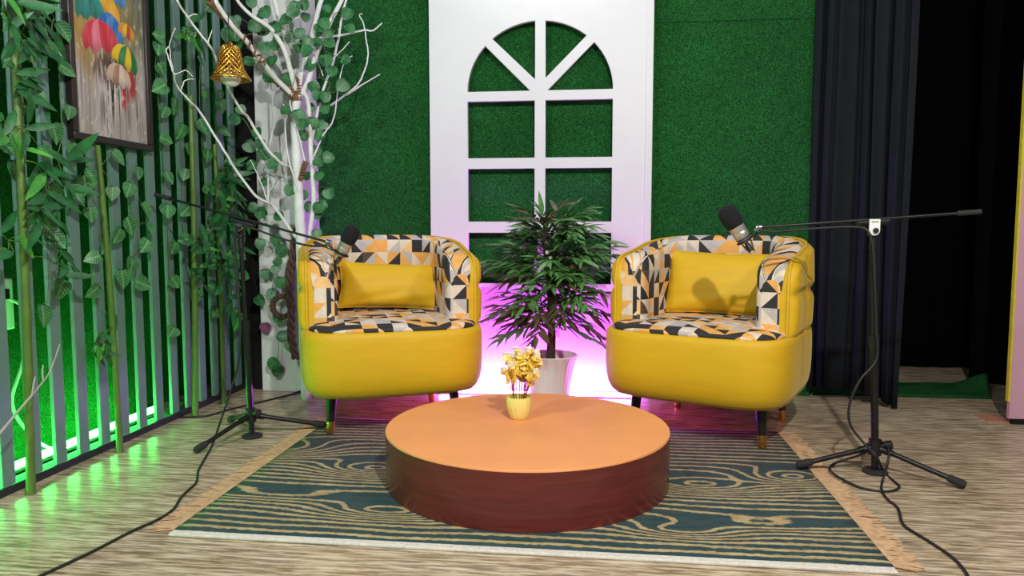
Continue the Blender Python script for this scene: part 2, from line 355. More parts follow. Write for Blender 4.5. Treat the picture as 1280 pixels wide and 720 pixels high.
# ------------------------------------------------------------------ arched panel
def arched_panel():
    root = empty('arched_panel', (-0.309, 3.75, 0), 0, 'tall white board with arched cutout window panes standing against the turf wall', 'panel')
    x0, x1, z1 = -0.562, 0.525, 2.5
    holes = []
    L0, L1, R0, R1 = -0.366, -0.023, 0.031, 0.366
    for (za, zb) in ((1.202, 1.487), (0.880, 1.149), (0.562, 0.823)):
        holes.append([(L0, za), (L1, za), (L1, zb), (L0, zb)]); holes.append([(R0, za), (R1, za), (R1, zb), (R0, zb)])
    cz, rx, rz = 1.535, 0.366, 0.343
    def el(a): return (rx * math.cos(a), cz + rz * math.sin(a))
    d = 0.037
    holes.append([(-0.046, cz)] + [el(a) for a in [PI - (PI - 2.42) * k / 14 for k in range(15)]])
    holes.append([(-0.022, cz + 0.055)] + [el(a) for a in [2.28 - (2.28 - 1.63) * k / 12 for k in range(13)]])
    holes.append([(0.030, cz + 0.060)] + [el(a) for a in [1.49 - (1.49 - 0.875) * k / 12 for k in range(13)]])
    holes.append([(0.040, cz)] + [el(a) for a in [0.735 - 0.735 * k / 14 for k in range(15)]])
    cu = bpy.data.curves.new('board_outline', 'CURVE'); cu.dimensions = '2D'; cu.fill_mode = 'BOTH'; cu.extrude = 0.014
    for loop in [[(x0, 0.0), (x1, 0.0), (x1, z1), (x0, z1)]] + holes:
        s = cu.splines.new('POLY'); s.points.add(len(loop) - 1); s.use_cyclic_u = True
        for p, q in zip(s.points, loop): p.co = (q[0], q[1], 0, 1)
    tmp = bpy.data.objects.new('tmp', cu); col.objects.link(tmp)
    me = bpy.data.meshes.new_from_object(tmp.evaluated_get(bpy.context.evaluated_depsgraph_get()))
    bpy.data.objects.remove(tmp); bpy.data.curves.remove(cu)
    me.transform(Matrix.Translation((0, 0.014, 0)) @ Matrix.Rotation(PI / 2, 4, 'X')); me.materials.clear(); me.materials.append(M['panel'])
    o = bpy.data.objects.new('board', me); col.objects.link(o); o.parent = root
    b = MB(); b.box((0.525, -0.006, 0), (0.562, 0.066, 2.5)); b.build('edge_batten', M['panel'], root, bevel=0.003)
    b = MB(); b.box((-0.562, 0.028, 0), (-0.535, 0.066, 2.5)); b.build('edge_batten', M['panel'], root)
    b = MB(); b.box((-0.562, -0.012, 0), (0.562, 0.0, 0.012)); b.build('foot_strip', M['panel'], root)
arched_panel()

# ------------------------------------------------------------------ curtains, mat, pink board
def drape(name, path, z0f, z1, folds, amp, mat, seed, nx=160, nz=14):
    rnd = random.Random(seed); P = [Vector(p) for p in path]
    seg = [0]
    for i in range(1, len(P)): seg.append(seg[-1] + (P[i] - P[i-1]).length)
    offs = [rnd.uniform(0, 6.28) for _ in range(3)]; cr = [((k + rnd.uniform(0.25, 0.75)) / folds, rnd.uniform(0.5, 1.0)) for k in range(int(folds))]
    vs = []
    for i in range(nx + 1):
        s = i / nx * seg[-1]; k = 0
        while k < len(P) - 2 and s > seg[k+1]: k += 1
        t = (s - seg[k]) / (seg[k+1] - seg[k]); p = P[k].lerp(P[k+1], t); d = (P[k+1] - P[k]).normalized(); n = Vector((d.y, -d.x))
        for j in range(nz + 1):
            v = j / nz
            ph = folds * 2 * PI * (i / nx) + 0.7 * math.sin(3 * 2 * PI * i / nx + offs[0]) + 0.25 * v
            q = math.sin(ph); f = (abs(q) ** 0.6) * (1 if q > 0 else -1)
            f = 0.45 * math.sin(ph * 0.5 + offs[1])
            for (cu, ca) in cr: x = (i / nx - cu - 0.012 * math.sin(2 * v + 9 * cu)) * folds / 0.12; f -= 1.5 * ca * math.exp(-x * x)
            pp = p + n * f * amp + d * (0.02 * math.sin(2.5 * v + offs[2] + 9 * i / nx) * (1 - v))
            z0 = z0f(i / nx)
            vs.append((pp.x, pp.y, z0 + (z1 - z0) * v))
    fs = [(i*(nz+1)+j, (i+1)*(nz+1)+j, (i+1)*(nz+1)+j+1, i*(nz+1)+j+1) for i in range(nx) for j in range(nz)]
    b = MB(); b.add(vs, fs, True); o = b.build(name, mat, sharp=False)
    so = o.modifiers.new('thickness', 'SOLIDIFY'); so.thickness = 0.003; return o
o = drape('stage_curtain', [(1.02, 3.76), (1.20, 3.70), (1.40, 3.56)], lambda u: 0.055 - 0.03 * sstep(0.5, 0.9, u) - 0.02 * sstep(0.86, 0.97, u), 2.7, 6, 0.030, M['black_cloth'], 3, 320)
tag(o, 'pleated dark charcoal curtain hanging beside the turf wall behind the right microphone stand', 'curtain')
o = drape('backdrop_curtain', [(1.25, 4.70), (2.25, 4.70)], lambda u: 0.004, 2.7, 6, 0.02, M['dark_cloth'], 8, 100)
tag(o, 'plain black curtain hanging at the back beyond the green mat', 'curtain')
o = drape('backdrop_curtain', [(2.02, 4.30), (2.6, 3.95), (3.3, 3.75)], lambda u: 0.004, 2.7, 5, 0.02, M['dark_cloth'], 9, 100)
tag(o, 'plain black curtain falling to the floor just behind the pink board', 'curtain')
def mat_turf():
    nx, ny = 60, 24; vs = []
    for i in range(nx + 1):
        for j in range(ny + 1):
            x = 1.075 + 0.86 * i / nx + 0.14 * (j / ny) * (i / nx); y = 3.85 + 0.33 * j / ny
            lift = 0.055 * sstep(0.80, 1.0, i / nx) * sstep(0.35, 1.0, j / ny) + 0.004 * math.sin(i * 0.4) * math.sin(j * 0.5)
            vs.append((x, y, 0.012 + max(lift, -0.004)))
    fs = [(i*(ny+1)+j, (i+1)*(ny+1)+j, (i+1)*(ny+1)+j+1, i*(ny+1)+j+1) for i in range(nx) for j in range(ny)]
    b = MB(); b.add(vs, fs, True); o = b.build('turf_mat', M['turf'], sharp=False)
    so = o.modifiers.new('thickness', 'SOLIDIFY'); so.thickness = 0.010; so.offset = -1
    tag(o, 'green artificial turf mat lying on the floor behind the curtains', 'mat')
mat_turf()
pb = empty('display_board', (1.758, 3.36, 0), 0, 'pale pink board with a yellow edge standing at the right side', 'board')
b = MB(); b.box((0.006, 0, 0.025), (0.75, 0.022, 2.3)); b.build('board_face', M['pink'], pb, bevel=0.002)
b = MB(); b.box((-0.001, 0.0, 0.10), (0.006, 0.022, 2.3)); e = b.build('edge_band', M['yellow_edge'], pb); e['label'] = 'yellow edge band'
b = MB(); b.box((0.02, 0.004, 0.0), (0.74, 0.020, 0.025)); b.build('plinth', M['dark_wall'], pb)
b = MB(); b.box((1.695, 3.385, 0.0), (1.80, 3.51, 0.006)); tag(b.build('floor_board', M['tan_board'], bevel=0.001), 'small salmon coloured strip lying on the floor beside the pink board', 'board')

# ------------------------------------------------------------------ rug
RX0, RX1, RY0, RY1 = -1.175, 0.735, 1.868, 3.10
def rug():
    root = empty('area_rug', (0, 0, 0), 0, 'teal and tan woodgrain patterned rug under the round table', 'rug')
    nx, ny = 40, 30; vs = []
    for z in (0.0085,):
        for i in range(nx + 1):
            for j in range(ny + 1): vs.append((RX0 + (RX1 - RX0) * i / nx, RY0 + (RY1 - RY0) * j / ny, z))
    fs = [(i*(ny+1)+j, (i+1)*(ny+1)+j, (i+1)*(ny+1)+j+1, i*(ny+1)+j+1) for i in range(nx) for j in range(ny)]
    b = MB(); b.add(vs, fs, True); o = b.build('woven_field', M['rug'], root, sharp=False)
    so = o.modifiers.new('thickness', 'SOLIDIFY'); so.thickness = 0.008; so.offset = -1
    b = MB(); b.box((RX0, RY0 - 0.028, 0.0), (RX1, RY0, 0.009)); o = b.build('binding', M['rug_border'], root, bevel=0.003); o['label'] = 'white binding along the front edge'
    for side in (-1, 1):
        rnd = random.Random(5 + side); b = MB(); x = RX0 if side < 0 else RX1; n = 420
        for k in range(n):
            y = RY0 + (RY1 - RY0) * (k + 0.5) / n; L = rnd.uniform(0.055, 0.085); dy = rnd.gauss(0, 0.010); wd = 0.0022
            z = rnd.uniform(0.003, 0.007)
            pts = [(x, y, 0.0075), (x + side * L * 0.5, y + dy * 0.6, z), (x + side * L, y + dy, 0.002)]
            vs = []
            for p in pts: vs += [(p[0], p[1] - wd, p[2]), (p[0], p[1], p[2] + 0.002), (p[0], p[1] + wd, p[2])]
            b.add(vs, [(0,1,4,3), (1,2,5,4), (3,4,7,6), (4,5,8,7)], True)
        b.box((min(x, x + side * 0.05), RY0, 0.0005), (max(x, x + side * 0.05), RY1, 0.0025))
        b.build('fringe', M['fringe'], root, sharp=False)
rug()
RUGZ = 0.009

# ------------------------------------------------------------------ round table
def table():
    cx, cy, R, h = -0.238, 2.43, 0.472, 0.178
    root = empty('coffee_table', (cx, cy, RUGZ), 0, 'low round drum table with an orange top and dark red wood side', 'table')
    N = 128; vs = []; uv = []
    for (r, z) in ((R, 0.0), (R, h - 0.006)):
        for k in range(N + 1):
            a = 2 * PI * k / N; vs.append((r * math.cos(a), r * math.sin(a), z)); uv.append((R * a, z))
    fs = [(k, k + 1, N + 1 + k + 1, N + 1 + k) for k in range(N)]
    b = MB(); b.add(vs, fs, True, uv); b.build('drum_side', M['table_side'], root, sharp=False)
    b = MB(); b.lathe([(0.001, h - 0.012), (R - 0.001, h - 0.012), (R + 0.001, h - 0.003), (R - 0.001, h), (0.001, h)], 128); b.build('table_top', M['table_top'], root)
table()
TZ = RUGZ + 0.178

# ------------------------------------------------------------------ chairs
def shell_path(N=84):
    hx, yf, yc, ry = 0.297, -0.275, 0.02, 0.28
    pts = []
    for k in range(20): pts.append((-hx, yf + (yc - yf) * k / 20))
    for k in range(45):
        a = PI - PI * k / 44; pts.append((hx * math.cos(a), yc + ry * math.sin(a)))
    for k in range(1, 21): pts.append((hx, yc + (yf - yc) * k / 20))
    P = [Vector((p[0], p[1], 0)) for p in pts]; S = [0]
    for i in range(1, len(P)): S.append(S[-1] + (P[i] - P[i-1]).length)
    T = S[-1]
    # more stations near both ends so the arm fronts round off
    us = [0, .0015, .006, .013, .022, .033, .046, .06] ; n = 70
    us = us + [0.075 + 0.85 * k / n for k in range(n + 1)] + [1 - u for u in us[::-1]]
    out = []
    for u in us:
        s = u * T; i = 0
        while i < len(P) - 2 and s > S[i+1]: i += 1
        t = (s - S[i]) / (S[i+1] - S[i]); p = P[i].lerp(P[i+1], t); d = (P[i+1] - P[i]).normalized()
        out.append((p, d, s, T))
    for q in range(1, len(out) - 1):
        d = (out[q+1][0] - out[q-1][0]).normalized(); out[q] = (out[q][0], d, out[q][2], out[q][3])
    return out
SP = shell_path()
def top_h(s, T):
    u = abs(s / T - 0.5) * 2
    h = 0.806 - 0.075 * sstep(0.25, 1.0, u)
    e = min(s, T - s); r = 0.085
    if e < r: h -= r - math.sqrt(max(r * r - (r - e) ** 2, 0))
    return h
def sweep(section, uvscale=1.0):
    """section(s,T) -> closed list of (n,z,uvv); n outward from the path"""
    vs = []; uv = []; rows = []
    for (p, d, s, T) in SP:
        n = Vector((-d.y, d.x, 0)); row = []
        for (a, z, v) in section(s, T):
            row.append(len(vs)); q = p + n * a; vs.append((q.x, q.y, z)); uv.append((s, v))
        rows.append(row)
    mid = len(rows) // 2; c0 = SP[mid][2]
    for k in range(len(rows[0])):
        for rng in (range(mid + 1, len(rows)), range(mid - 1, -1, -1)):
            stp = 1 if rng.step > 0 else -1; u = uv[rows[mid][k]][0]
            for i in rng:
                A, B = Vector(vs[rows[i][k]]), Vector(vs[rows[i - stp][k]]); u += stp * math.hypot(A.x - B.x, A.y - B.y); uv[rows[i][k]] = (u, uv[rows[mid][k]][1] if i in () else uv[rows[mid][k]][1] + (vs[rows[i][k]][2] - vs[rows[mid][k]][2]) * (1 if k < 12 else -1))
    m = len(rows[0]); fs = []
    for i in range(len(rows) - 1):
        for k in range(m): fs.append((rows[i][k], rows[i][(k+1) % m], rows[i+1][(k+1) % m], rows[i+1][k]))
    for row, rev in ((rows[0], False), (rows[-1], True)):
        nr = []; s_ = section(SP[0][2] if not rev else SP[-1][2], SP[0][3])
        for q, i in enumerate(row): nr.append(len(vs)); vs.append(vs[i]); uv.append((uv[i][0] * 0 + (7.31 if rev else 4.17) + s_[q][0], vs[i][2]))
        fs.append(tuple(nr[::-1] if rev else nr))
    b = MB(); b.add(vs, [f[::-1] for f in fs], True, uv); return b
def lining_sec(s, T):
    h = top_h(s, T); e = min(s, T - s); k = 1.0 if e > 0.04 else 0.55 + 0.45 * math.sqrt(max(1 - (1 - e / 0.04) ** 2, 0))
    c = -0.015; hw = 0.060 * k; rc = min(0.048, hw * 0.95); z0 = 0.425
    pts = [(c - hw, z0)]
    for q in range(1, 8): pts.append((c - hw, z0 + (h - rc - z0) * q / 8))
    for q in range(7): a = PI - PI / 2 * q / 6; pts.append((c - hw + rc + rc * math.cos(a), h - rc + rc * math.sin(a)))
    for q in range(1, 7): a = PI / 2 - PI / 2 * q / 6; pts.append((c + hw - rc + rc * math.cos(a), h - rc + rc * math.sin(a)))
    pts.append((c + hw, z0))
    out = []; v = 0; last = None
    for (a, z) in pts:
        if last: v += math.hypot(a - last[0], z - last[1])
        out.append((a, z, v)); last = (a, z)
    return out
def outer_sec(s, T):
    h = top_h(s, T) - 0.010; e = min(s, T - s); k = 1.0 if e > 0.04 else 0.3 + 0.7 * math.sqrt(max(1 - (1 - e / 0.04) ** 2, 0))
    z0 = 0.405; n0 = 0.030; pts = []
    NZ = 30
    for q in range(NZ + 1):
        z = z0 + (h - 0.02 - z0) * q / NZ
        tz = min(abs(z - 0.595), abs(z - 0.425)); ph = (s - T / 2) / 0.175; ts = abs(ph - round(ph)) * 0.175
        dent = 0.016 * math.exp(-(tz / 0.018) ** 2) + 0.013 * math.exp(-(ts / 0.018) ** 2) * (1 if e > 0.12 else 0)
        bulge = 0.006 * math.sin(PI * min(max((z - 0.41) / (h - 0.41), 0), 1))
        pts.append((n0 + 0.047 * k + bulge * k - dent * k, z))
    pts += [(n0 + 0.034 * k, h - 0.006), (n0 + 0.018 * k, h), (n0 + 0.0, h - 0.008), (n0 - 0.012, h - 0.05), (n0 - 0.012, z0)]
    return [(a, z, z) for (a, z) in pts]
def plan(a, gx=0.388, gf=0.438, gb=0.375):
    c, s_ = math.cos(a), math.sin(a)
    n = 4.6 if s_ < 0 else 2.7; gx = gx - 0.016 * sstep(-0.75, 0.1, s_)
    ex = 2 / n
    return (gx * math.copysign(abs(c) ** ex, c), (gb if s_ > 0 else gf) * math.copysign(abs(s_) ** ex, s_))
def ring(b_list, prof, N=96, cap_top=True, dome=0.0):
    pass
def base_mesh():
    N = 112; prof = [(0.60, .160), (0.84, .162), (0.905, .169), (0.948, .186), (0.978, .213), (0.994, .250), (1.0, .30), (1.0, .38), (0.997, .410), (0.988, .426), (0.970, .433), (0.90, .433)]
    vs = []; uv = []
    for (k, z) in prof:
        for i in range(N):
            a = 2 * PI * i / N; x, y = plan(a); vs.append((x * k, y * k, z)); uv.append((x * k, y * k))
    fs = [(r*N+i, r*N+(i+1) % N, (r+1)*N+(i+1) % N, (r+1)*N+i) for r in range(len(prof)-1) for i in range(N)]
    fs.append(tuple(range(N))[::-1]); fs.append(tuple((len(prof)-1)*N+i for i in range(N)))
    b = MB(); b.add(vs, fs, True, uv); return b
def seat_mesh():
    N = 112; prof = [(0.95, .425), (0.972, .433), (0.978, .440), (0.970, .447), (0.945, .453), (0.88, .459), (0.75, .464), (0.5, .468), (0.25, .470), (0.01, .470)]
    vs = []; uv = []
    for (k, z) in prof:
        for i in range(N):
            a = 2 * PI * i / N; x, y = plan(a, 0.366, 0.438, 0.30); vs.append((x * k, y * k, z)); q = k + max(0.459 - z, 0) / 0.42; uv.append((x * q + 3.02, y * q + 1.03))
    fs = [(r*N+i, r*N+(i+1) % N, (r+1)*N+(i+1) % N, (r+1)*N+i) for r in range(len(prof)-1) for i in range(N)]
    fs.append(tuple(range(N))[::-1]); fs.append(tuple((len(prof)-1)*N+i for i in range(N)))
    b = MB(); b.add(vs, fs, True, uv); return b
def piping_path():
    pts = []
    for (p, d, s, T) in SP:
        n = Vector((-d.y, d.x, 0)); q = p + n * 0.047; pts.append((q.x, q.y, top_h(s, T) - 0.008))
    front = lambda P: [(P[0] * 1.0, P[1] - 0.003, 0.42 + (P[2] - 0.42) * k / 8) for k in range(8)]
    return front(pts[0]) + pts + front(pts[-1])[::-1]
def make_chair(loc, rz, label):
    r = empty('tub_armchair', loc, rz, label, 'armchair', 'mustard tub armchairs')
    o = base_mesh().build('seat_base', M['yellow'], r, sharp=False)
    o = seat_mesh().build('seat_cushion', M['tri'], r, sharp=False); o['label'] = 'seat in black, orange and cream triangle print'
    o = sweep(lining_sec).build('backrest_lining', M['tri'], r, sharp=False); o['label'] = 'inner backrest and arms in triangle print'
    sweep(outer_sec).build('backrest_shell', M['yellow'], r, sharp=False)
    b = MB(); b.tube(piping_path(), 0.006, 8); b.build('piping', M['yellow'], r, sharp=False)
    for (x, y, tilt) in ((-0.252, -0.25, 1), (0.252, -0.25, 1), (-0.225, 0.21, -1), (0.225, 0.21, -1)):
        b = MB(); f = tilt
        def P(t): return (x + 0.012 * t * (1 if x > 0 else -1), y - 0.010 * t * f, 0.168 * (1 - t) - (0.009 * t if f < 0 else 0.0))
        b.tube([P(0), P(0.45), P(0.72)], [0.023, 0.0195, 0.017], 16); lg = b.build('leg', M['leg_black'], r)
        b = MB(); b.tube([P(0.70), P(0.72), P(0.985), P(1.0)], [0.0172, 0.0178, 0.0145, 0.0135], 16); bt = b.build('brass_tip', M['brass'], lg); bt['label'] = 'brass foot tip'
    return r
CL = make_chair((-0.945, 3.185, RUGZ), math.radians(22.5), 'mustard tub armchair on the left, beside the white tree')
def copy_tree(o, parent=None):
    c = o.copy(); col.objects.link(c)
    if parent: c.parent = parent
    for ch in list(o.children): copy_tree(ch, c)
    return c
CR = copy_tree(CL); CR.location = (0.495, 3.195, RUGZ); CR.rotation_euler = (0, 0, math.radians(-25))
CR['label'] = 'mustard tub armchair on the right, beside the dark curtain'

def pillow(name, w_, h_, th, loc, rot, label, seed):
    N = 30; rnd = random.Random(seed); vs = []; 
    for side in (1, -1):
        for i in range(N + 1):
            for j in range(N + 1):
                u = 2 * i / N - 1; v = 2 * j / N - 1
                px = 0.5 * w_ * u * (1 - 0.055 * (1 - v * v) * 0 - 0.06 * (1 - v * v) * u * u); pz = 0.5 * h_ * v * (1 - 0.09 * (1 - u * u) * v * v)
                t = max((1 - u * u) * (1 - v * v), 0) ** 0.42
                wr = 0.006 * math.sin(9 * v - 5 * u + seed) * math.exp(-((v + 0.75) / 0.35) ** 2) + 0.004 * math.sin(16 * u + 3 * v) * (abs(u) ** 3)
                vs.append((px, -side * (th * 0.5 * t + wr * t), pz))
    m = (N + 1) ** 2; fs = []
    for i in range(N):
        for j in range(N):
            a, b_, c, d = i*(N+1)+j, (i+1)*(N+1)+j, (i+1)*(N+1)+j+1, i*(N+1)+j+1
            fs.append((a, b_, c, d)); fs.append((m + d, m + c, m + b_, m + a))
    b = MB(); b.add(vs, fs, True); root = b.build(name, M['pillow'], sharp=False)
    root.location = loc; root.rotation_euler = rot
    tag(root, label, 'pillow', 'mustard lumbar pillows')
    edge = [(0.5*w_*u*(1-0.06*(1-v*v)*u*u), 0, 0.5*h_*v*(1-0.09*(1-u*u)*v*v)) for (u, v) in [(-1 + k/10, -1) for k in range(20)] + [(1, -1 + k/10) for k in range(20)] + [(1 - k/10, 1) for k in range(20)] + [(-1, 1 - k/10) for k in range(21)]]
    b = MB(); b.tube(edge, 0.0028, 6, False); b.build('piping', M['yellow'], root, sharp=False)
    return root
def on_chair(c, v):
    return Matrix.Translation(c.location) @ Matrix.Rotation(c.rotation_euler.z, 4, 'Z') @ Vector(v)
pillow('lumbar_pillow', 0.47, 0.215, 0.13, on_chair(CL, (0.03, 0.085, 0.575)), (math.radians(-17), math.radians(2.5), math.radians(19)), 'mustard lumbar pillow lying on the left armchair', 2)
pillow('lumbar_pillow', 0.52, 0.285, 0.13, on_chair(CR, (0.012, 0.075, 0.600)), (math.radians(-17), math.radians(1.5), math.radians(-17)), 'mustard lumbar pillow lying on the right armchair', 6)

# ------------------------------------------------------------------ painting
def painting():
    W, H = 0.465, 0.70; zb = 1.161; yc = 2.645
    root = empty('framed_painting', (-1.858, yc, zb), 0, 'dark framed painting of colourful umbrellas hung on the grey slats', 'painting')
    fw = 0.026
    b = MB()
    b.box((0, -W/2, 0), (0.028, W/2, fw)); b.box((0, -W/2, H - fw), (0.028, W/2, H)); b.box((0, -W/2, fw), (0.028, -W/2 + fw, H - fw)); b.box((0, W/2 - fw, fw), (0.028, W/2, H - fw))
    b.build('picture_frame', M['frame'], root, bevel=0.003)
    nx, nz = 150, 210; ww, hh = W - 2 * fw, H - 2 * fw
    vs = [(0.016, -ww/2 + ww*i/nx, fw + hh*j/nz) for i in range(nx + 1) for j in range(nz + 1)]
    fs = [(i*(nz+1)+j, (i+1)*(nz+1)+j, (i+1)*(nz+1)+j+1, i*(nz+1)+j+1) for i in range(nx) for j in range(nz)]
    b = MB(); b.add(vs, fs, True)
    def L(a, b_, t): t = min(max(t, 0), 1); return [a[k] + (b_[k] - a[k]) * t for k in range(3)]
    # umbrellas: centre u (0..1), centre height in metres above frame bottom, radius, tilt, panel colours
    U = [(0.20, .575, .085, .2, [(236,176,40),(240,190,60)]), (0.62, .60, .055, -.1, [(60,130,190),(80,150,210)]),
         (0.50, .545, .065, -.5, [(240,184,50),(236,170,40)]), (0.24, .515, .080, .25, [(24,120,112),(30,140,130)]),
         (0.52, .475, .072, -.4, [(40,104,190),(60,130,210)]), (0.74, .485, .050, -.2, [(226,150,40),(240,200,60),(200,60,50)]),
         (0.37, .415, .100, .15, [(214,50,70),(232,120,140),(206,40,60)]), (0.70, .375, .078, -.25, [(240,200,40),(30,120,60),(240,200,40),(30,120,60)]),
         (0.60, .300, .072, -.12, [(206,180,160),(170,130,110),(226,206,190)])]
    cols = []
    for i in range(nx + 1):
        for j in range(nz + 1):
            u = i / nx; z = hh * j / nz; y = u * ww
            n1 = noise.noise((u * 6, z * 5, 1.3)); n2 = noise.noise((u * 22, z * 14, 4.1)); n3 = noise.noise((u * 40, z * 5, 9.0))
            sky = L((176, 132, 58), (92, 104, 104), u * 1.5 - 0.25 + 0.5 * n1); sky = L(sky, (206, 190, 120), 0.45 * n2 + 0.2)
            grd = L((196, 188, 190), (168, 160, 150), 0.5 + n1); grd = L(grd, (120, 112, 104), max(n3 - 0.12, 0) * 2.2)
            c = L(grd, sky, sstep(0.14, 0.40, z + 0.10 * n1))
            cxw = abs(u - 0.58 + 0.16 * n1)
            k = sstep(0.26, 0.04, cxw) * sstep(0.02, 0.16, z) * sstep(0.36, 0.24, z)
            if n3 > 0.10: c = L(c, (44, 40, 44), k)
            elif n3 < -0.22: c = L(c, (234, 230, 226), 0.8 * k)
            rd = sstep(0.06, 0.02, abs(u - 0.67 + 0.05 * n2)) * sstep(0.10, 0.16, z) * sstep(0.26, 0.2, z); c = L(c, (196, 40, 54), rd)
            rd = sstep(0.08, 0.03, abs(u - 0.80 + 0.05 * n2)) * sstep(0.15, 0.2, z) * sstep(0.33, 0.27, z); c = L(c, (170, 42, 44), 0.8 * rd)
            dk = sstep(0.26, 0.12, abs(u - 0.52 + 0.2 * n2)) * sstep(0.18, 0.23, z + 0.05 * n3) * sstep(0.34, 0.28, z); c = L(c, (66, 44, 46), 0.7 * dk)
            if noise.noise((u * 30, z * 34, 7.7)) > 0.38: c = L(c, (228, 220, 206), 0.5)
            for (uc, zc, r, tl, pc) in U:
                zc = zc - 0.07 + 0.004 * n2; dy = y - uc * ww; dz = z - zc; a = dy * math.cos(tl) + dz * math.sin(tl); h = -dy * math.sin(tl) + dz * math.cos(tl)
                lower = -0.30 * r + 0.10 * r * math.cos(a / r * 9)
                if h > lower and (a / r) ** 2 + (h / (r * 0.82)) ** 2 < 1:
                    g = (a / r) / max(math.sqrt(max(1 - (h / (r * 0.82)) ** 2, 0.05)), 0.2)
                    q = pc[int(min(max((g + 1) / 2, 0), 0.999) * max(len(pc), 4)) % len(pc)]
                    c = L(list(q), (255, 240, 230), 0.25 * max(n2 + 0.25, 0)); c = L(c, (40, 30, 40), 0.45 * sstep(0.2, -0.4, h / r) * 0.5)
            cols += list(lin([min(max(x, 0), 255) for x in c])) + [1.0]
    t = NT('umbrella_painting'); a = t.n('ShaderNodeVertexColor', layer_name='paint'); t.l(a.outputs[0], t.b.inputs['Base Color']); t.bump(t.noise(t.obj(), 90, 3), 0.15, 0.003); t.set(Roughness=0.32)
    o = b.build('canvas', t.m, root, sharp=False); ca = o.data.color_attributes.new('paint', 'FLOAT_COLOR', 'POINT'); ca.data.foreach_set('color', cols)
painting()

# ------------------------------------------------------------------ leaves
HEART = [(0, 0), (0.22, -0.10), (0.42, 0.02), (0.50, 0.25), (0.42, 0.52), (0.24, 0.78), (0, 1.0)]
ROUND = [(0, 0), (0.26, -0.06), (0.46, 0.10), (0.53, 0.36), (0.45, 0.64), (0.25, 0.86), (0, 0.96)]
LANCE = [(0, 0), (0.06, 0.12), (0.10, 0.34), (0.085, 0.60), (0.045, 0.83), (0, 1.0)]
def leaf(b, base, direc, normal, size, shape, fold=0.18, curl=0.2, mi=0, wide=1.0):
    d = Vector(direc).normalized(); n = Vector(normal); n = (n - d * n.dot(d))
    n = n.normalized() if n.length > 1e-4 else d.orthogonal().normalized()
    s = d.cross(n); base = Vector(base); k = len(shape)
    vs = []; uv = []
    for (x, t) in shape:
        drop = -curl * t * t * size
        vs.append(base + d * (t * size) + n * drop); uv.append((0, t))
    for sg in (1, -1):
        for (x, t) in shape[1:-1]:
            xx = x * wide
            vs.append(base + d * (t * size) + s * (sg * xx * size) + n * (-curl * t * t * size + fold * xx * size)); uv.append((sg * x, t))
    fs = []; m = k - 2
    for g in (0, 1):
        o = k + g * m; idx = [0] + [o + q for q in range(m)] + [k - 1]
        for q in range(len(idx) - 1):
            f = [q, idx[q], idx[q + 1], q + 1]; f = [x for i, x in enumerate(f) if x not in f[:i]]
            if len(f) >= 3: fs.append(tuple(f) if g == 0 else tuple(f[::-1]))
    b.add(vs, fs, True, uv, mi)
def garland(label, pts, out, size, shape, mat, seed, group, stem=None, extra=0, jit=0.05):
    """pts: leaf centres in metres; out: the way the leaves face; stem: where the vine runs"""
    rnd = random.Random(seed); out = Vector(out)
    P = [Vector(p) for p in pts]
    for k in range(extra):
        q = rnd.choice(P); P.append(q + Vector((rnd.uniform(0, jit) * out.x, rnd.uniform(-jit, jit) * abs(out.x) + rnd.uniform(0, jit) * out.y, rnd.uniform(-jit, jit))) + Vector((rnd.uniform(-jit, jit) * abs(out.y), 0, 0)))
    root = empty('ivy_garland', P[0], 0, label, 'garland', group)
    o0 = P[0]
    path = sorted(P, key=lambda p: -p.z) if stem is None else [Vector(s) for s in stem]
    mean = []
    for i, p in enumerate(path):
        w_ = path[max(i-1, 0):i+2]; m = Vector((0, 0, 0))
        for q in w_: m += q
        mean.append(m / len(w_) - out * 0.010)
    sp = smooth_path([m - o0 for m in mean], 4)
    b = MB(); b.tube(sp, 0.0016, 5)
    lf = MB(); lateral = Vector((-out.y, out.x, 0))
    for p in P:
        sz = size * rnd.uniform(0.82, 1.18); ang = rnd.gauss(0, 0.85)
        d = (Vector((0, 0, -1)) * math.cos(ang) + lateral * math.sin(ang) + out * rnd.uniform(-0.05, 0.45)).normalized()
        nr = out + Vector((0, 0, rnd.uniform(0.0, 0.7))) + lateral * rnd.uniform(-0.5, 0.5)
        bs = p - o0 - d * sz * 0.45 + out * rnd.uniform(0.004, 0.02)
        leaf(lf, bs, d, nr, sz, shape, rnd.uniform(0.05, 0.3), rnd.uniform(-0.05, 0.3))
        j = min(sp, key=lambda q: (q - bs).length)
        if (j - bs).length < 0.16: b.tube([j, (j + bs) / 2 + Vector((0, 0, 0.006)), bs], 0.0011, 4)
    b.build('vine_stem', M['vine'], root, sharp=False); lf.build('leaves', mat, root, sharp=False)
    return root
GW = 'ivy garlands on the grey slats'; GT = 'ivy garlands on the white tree'
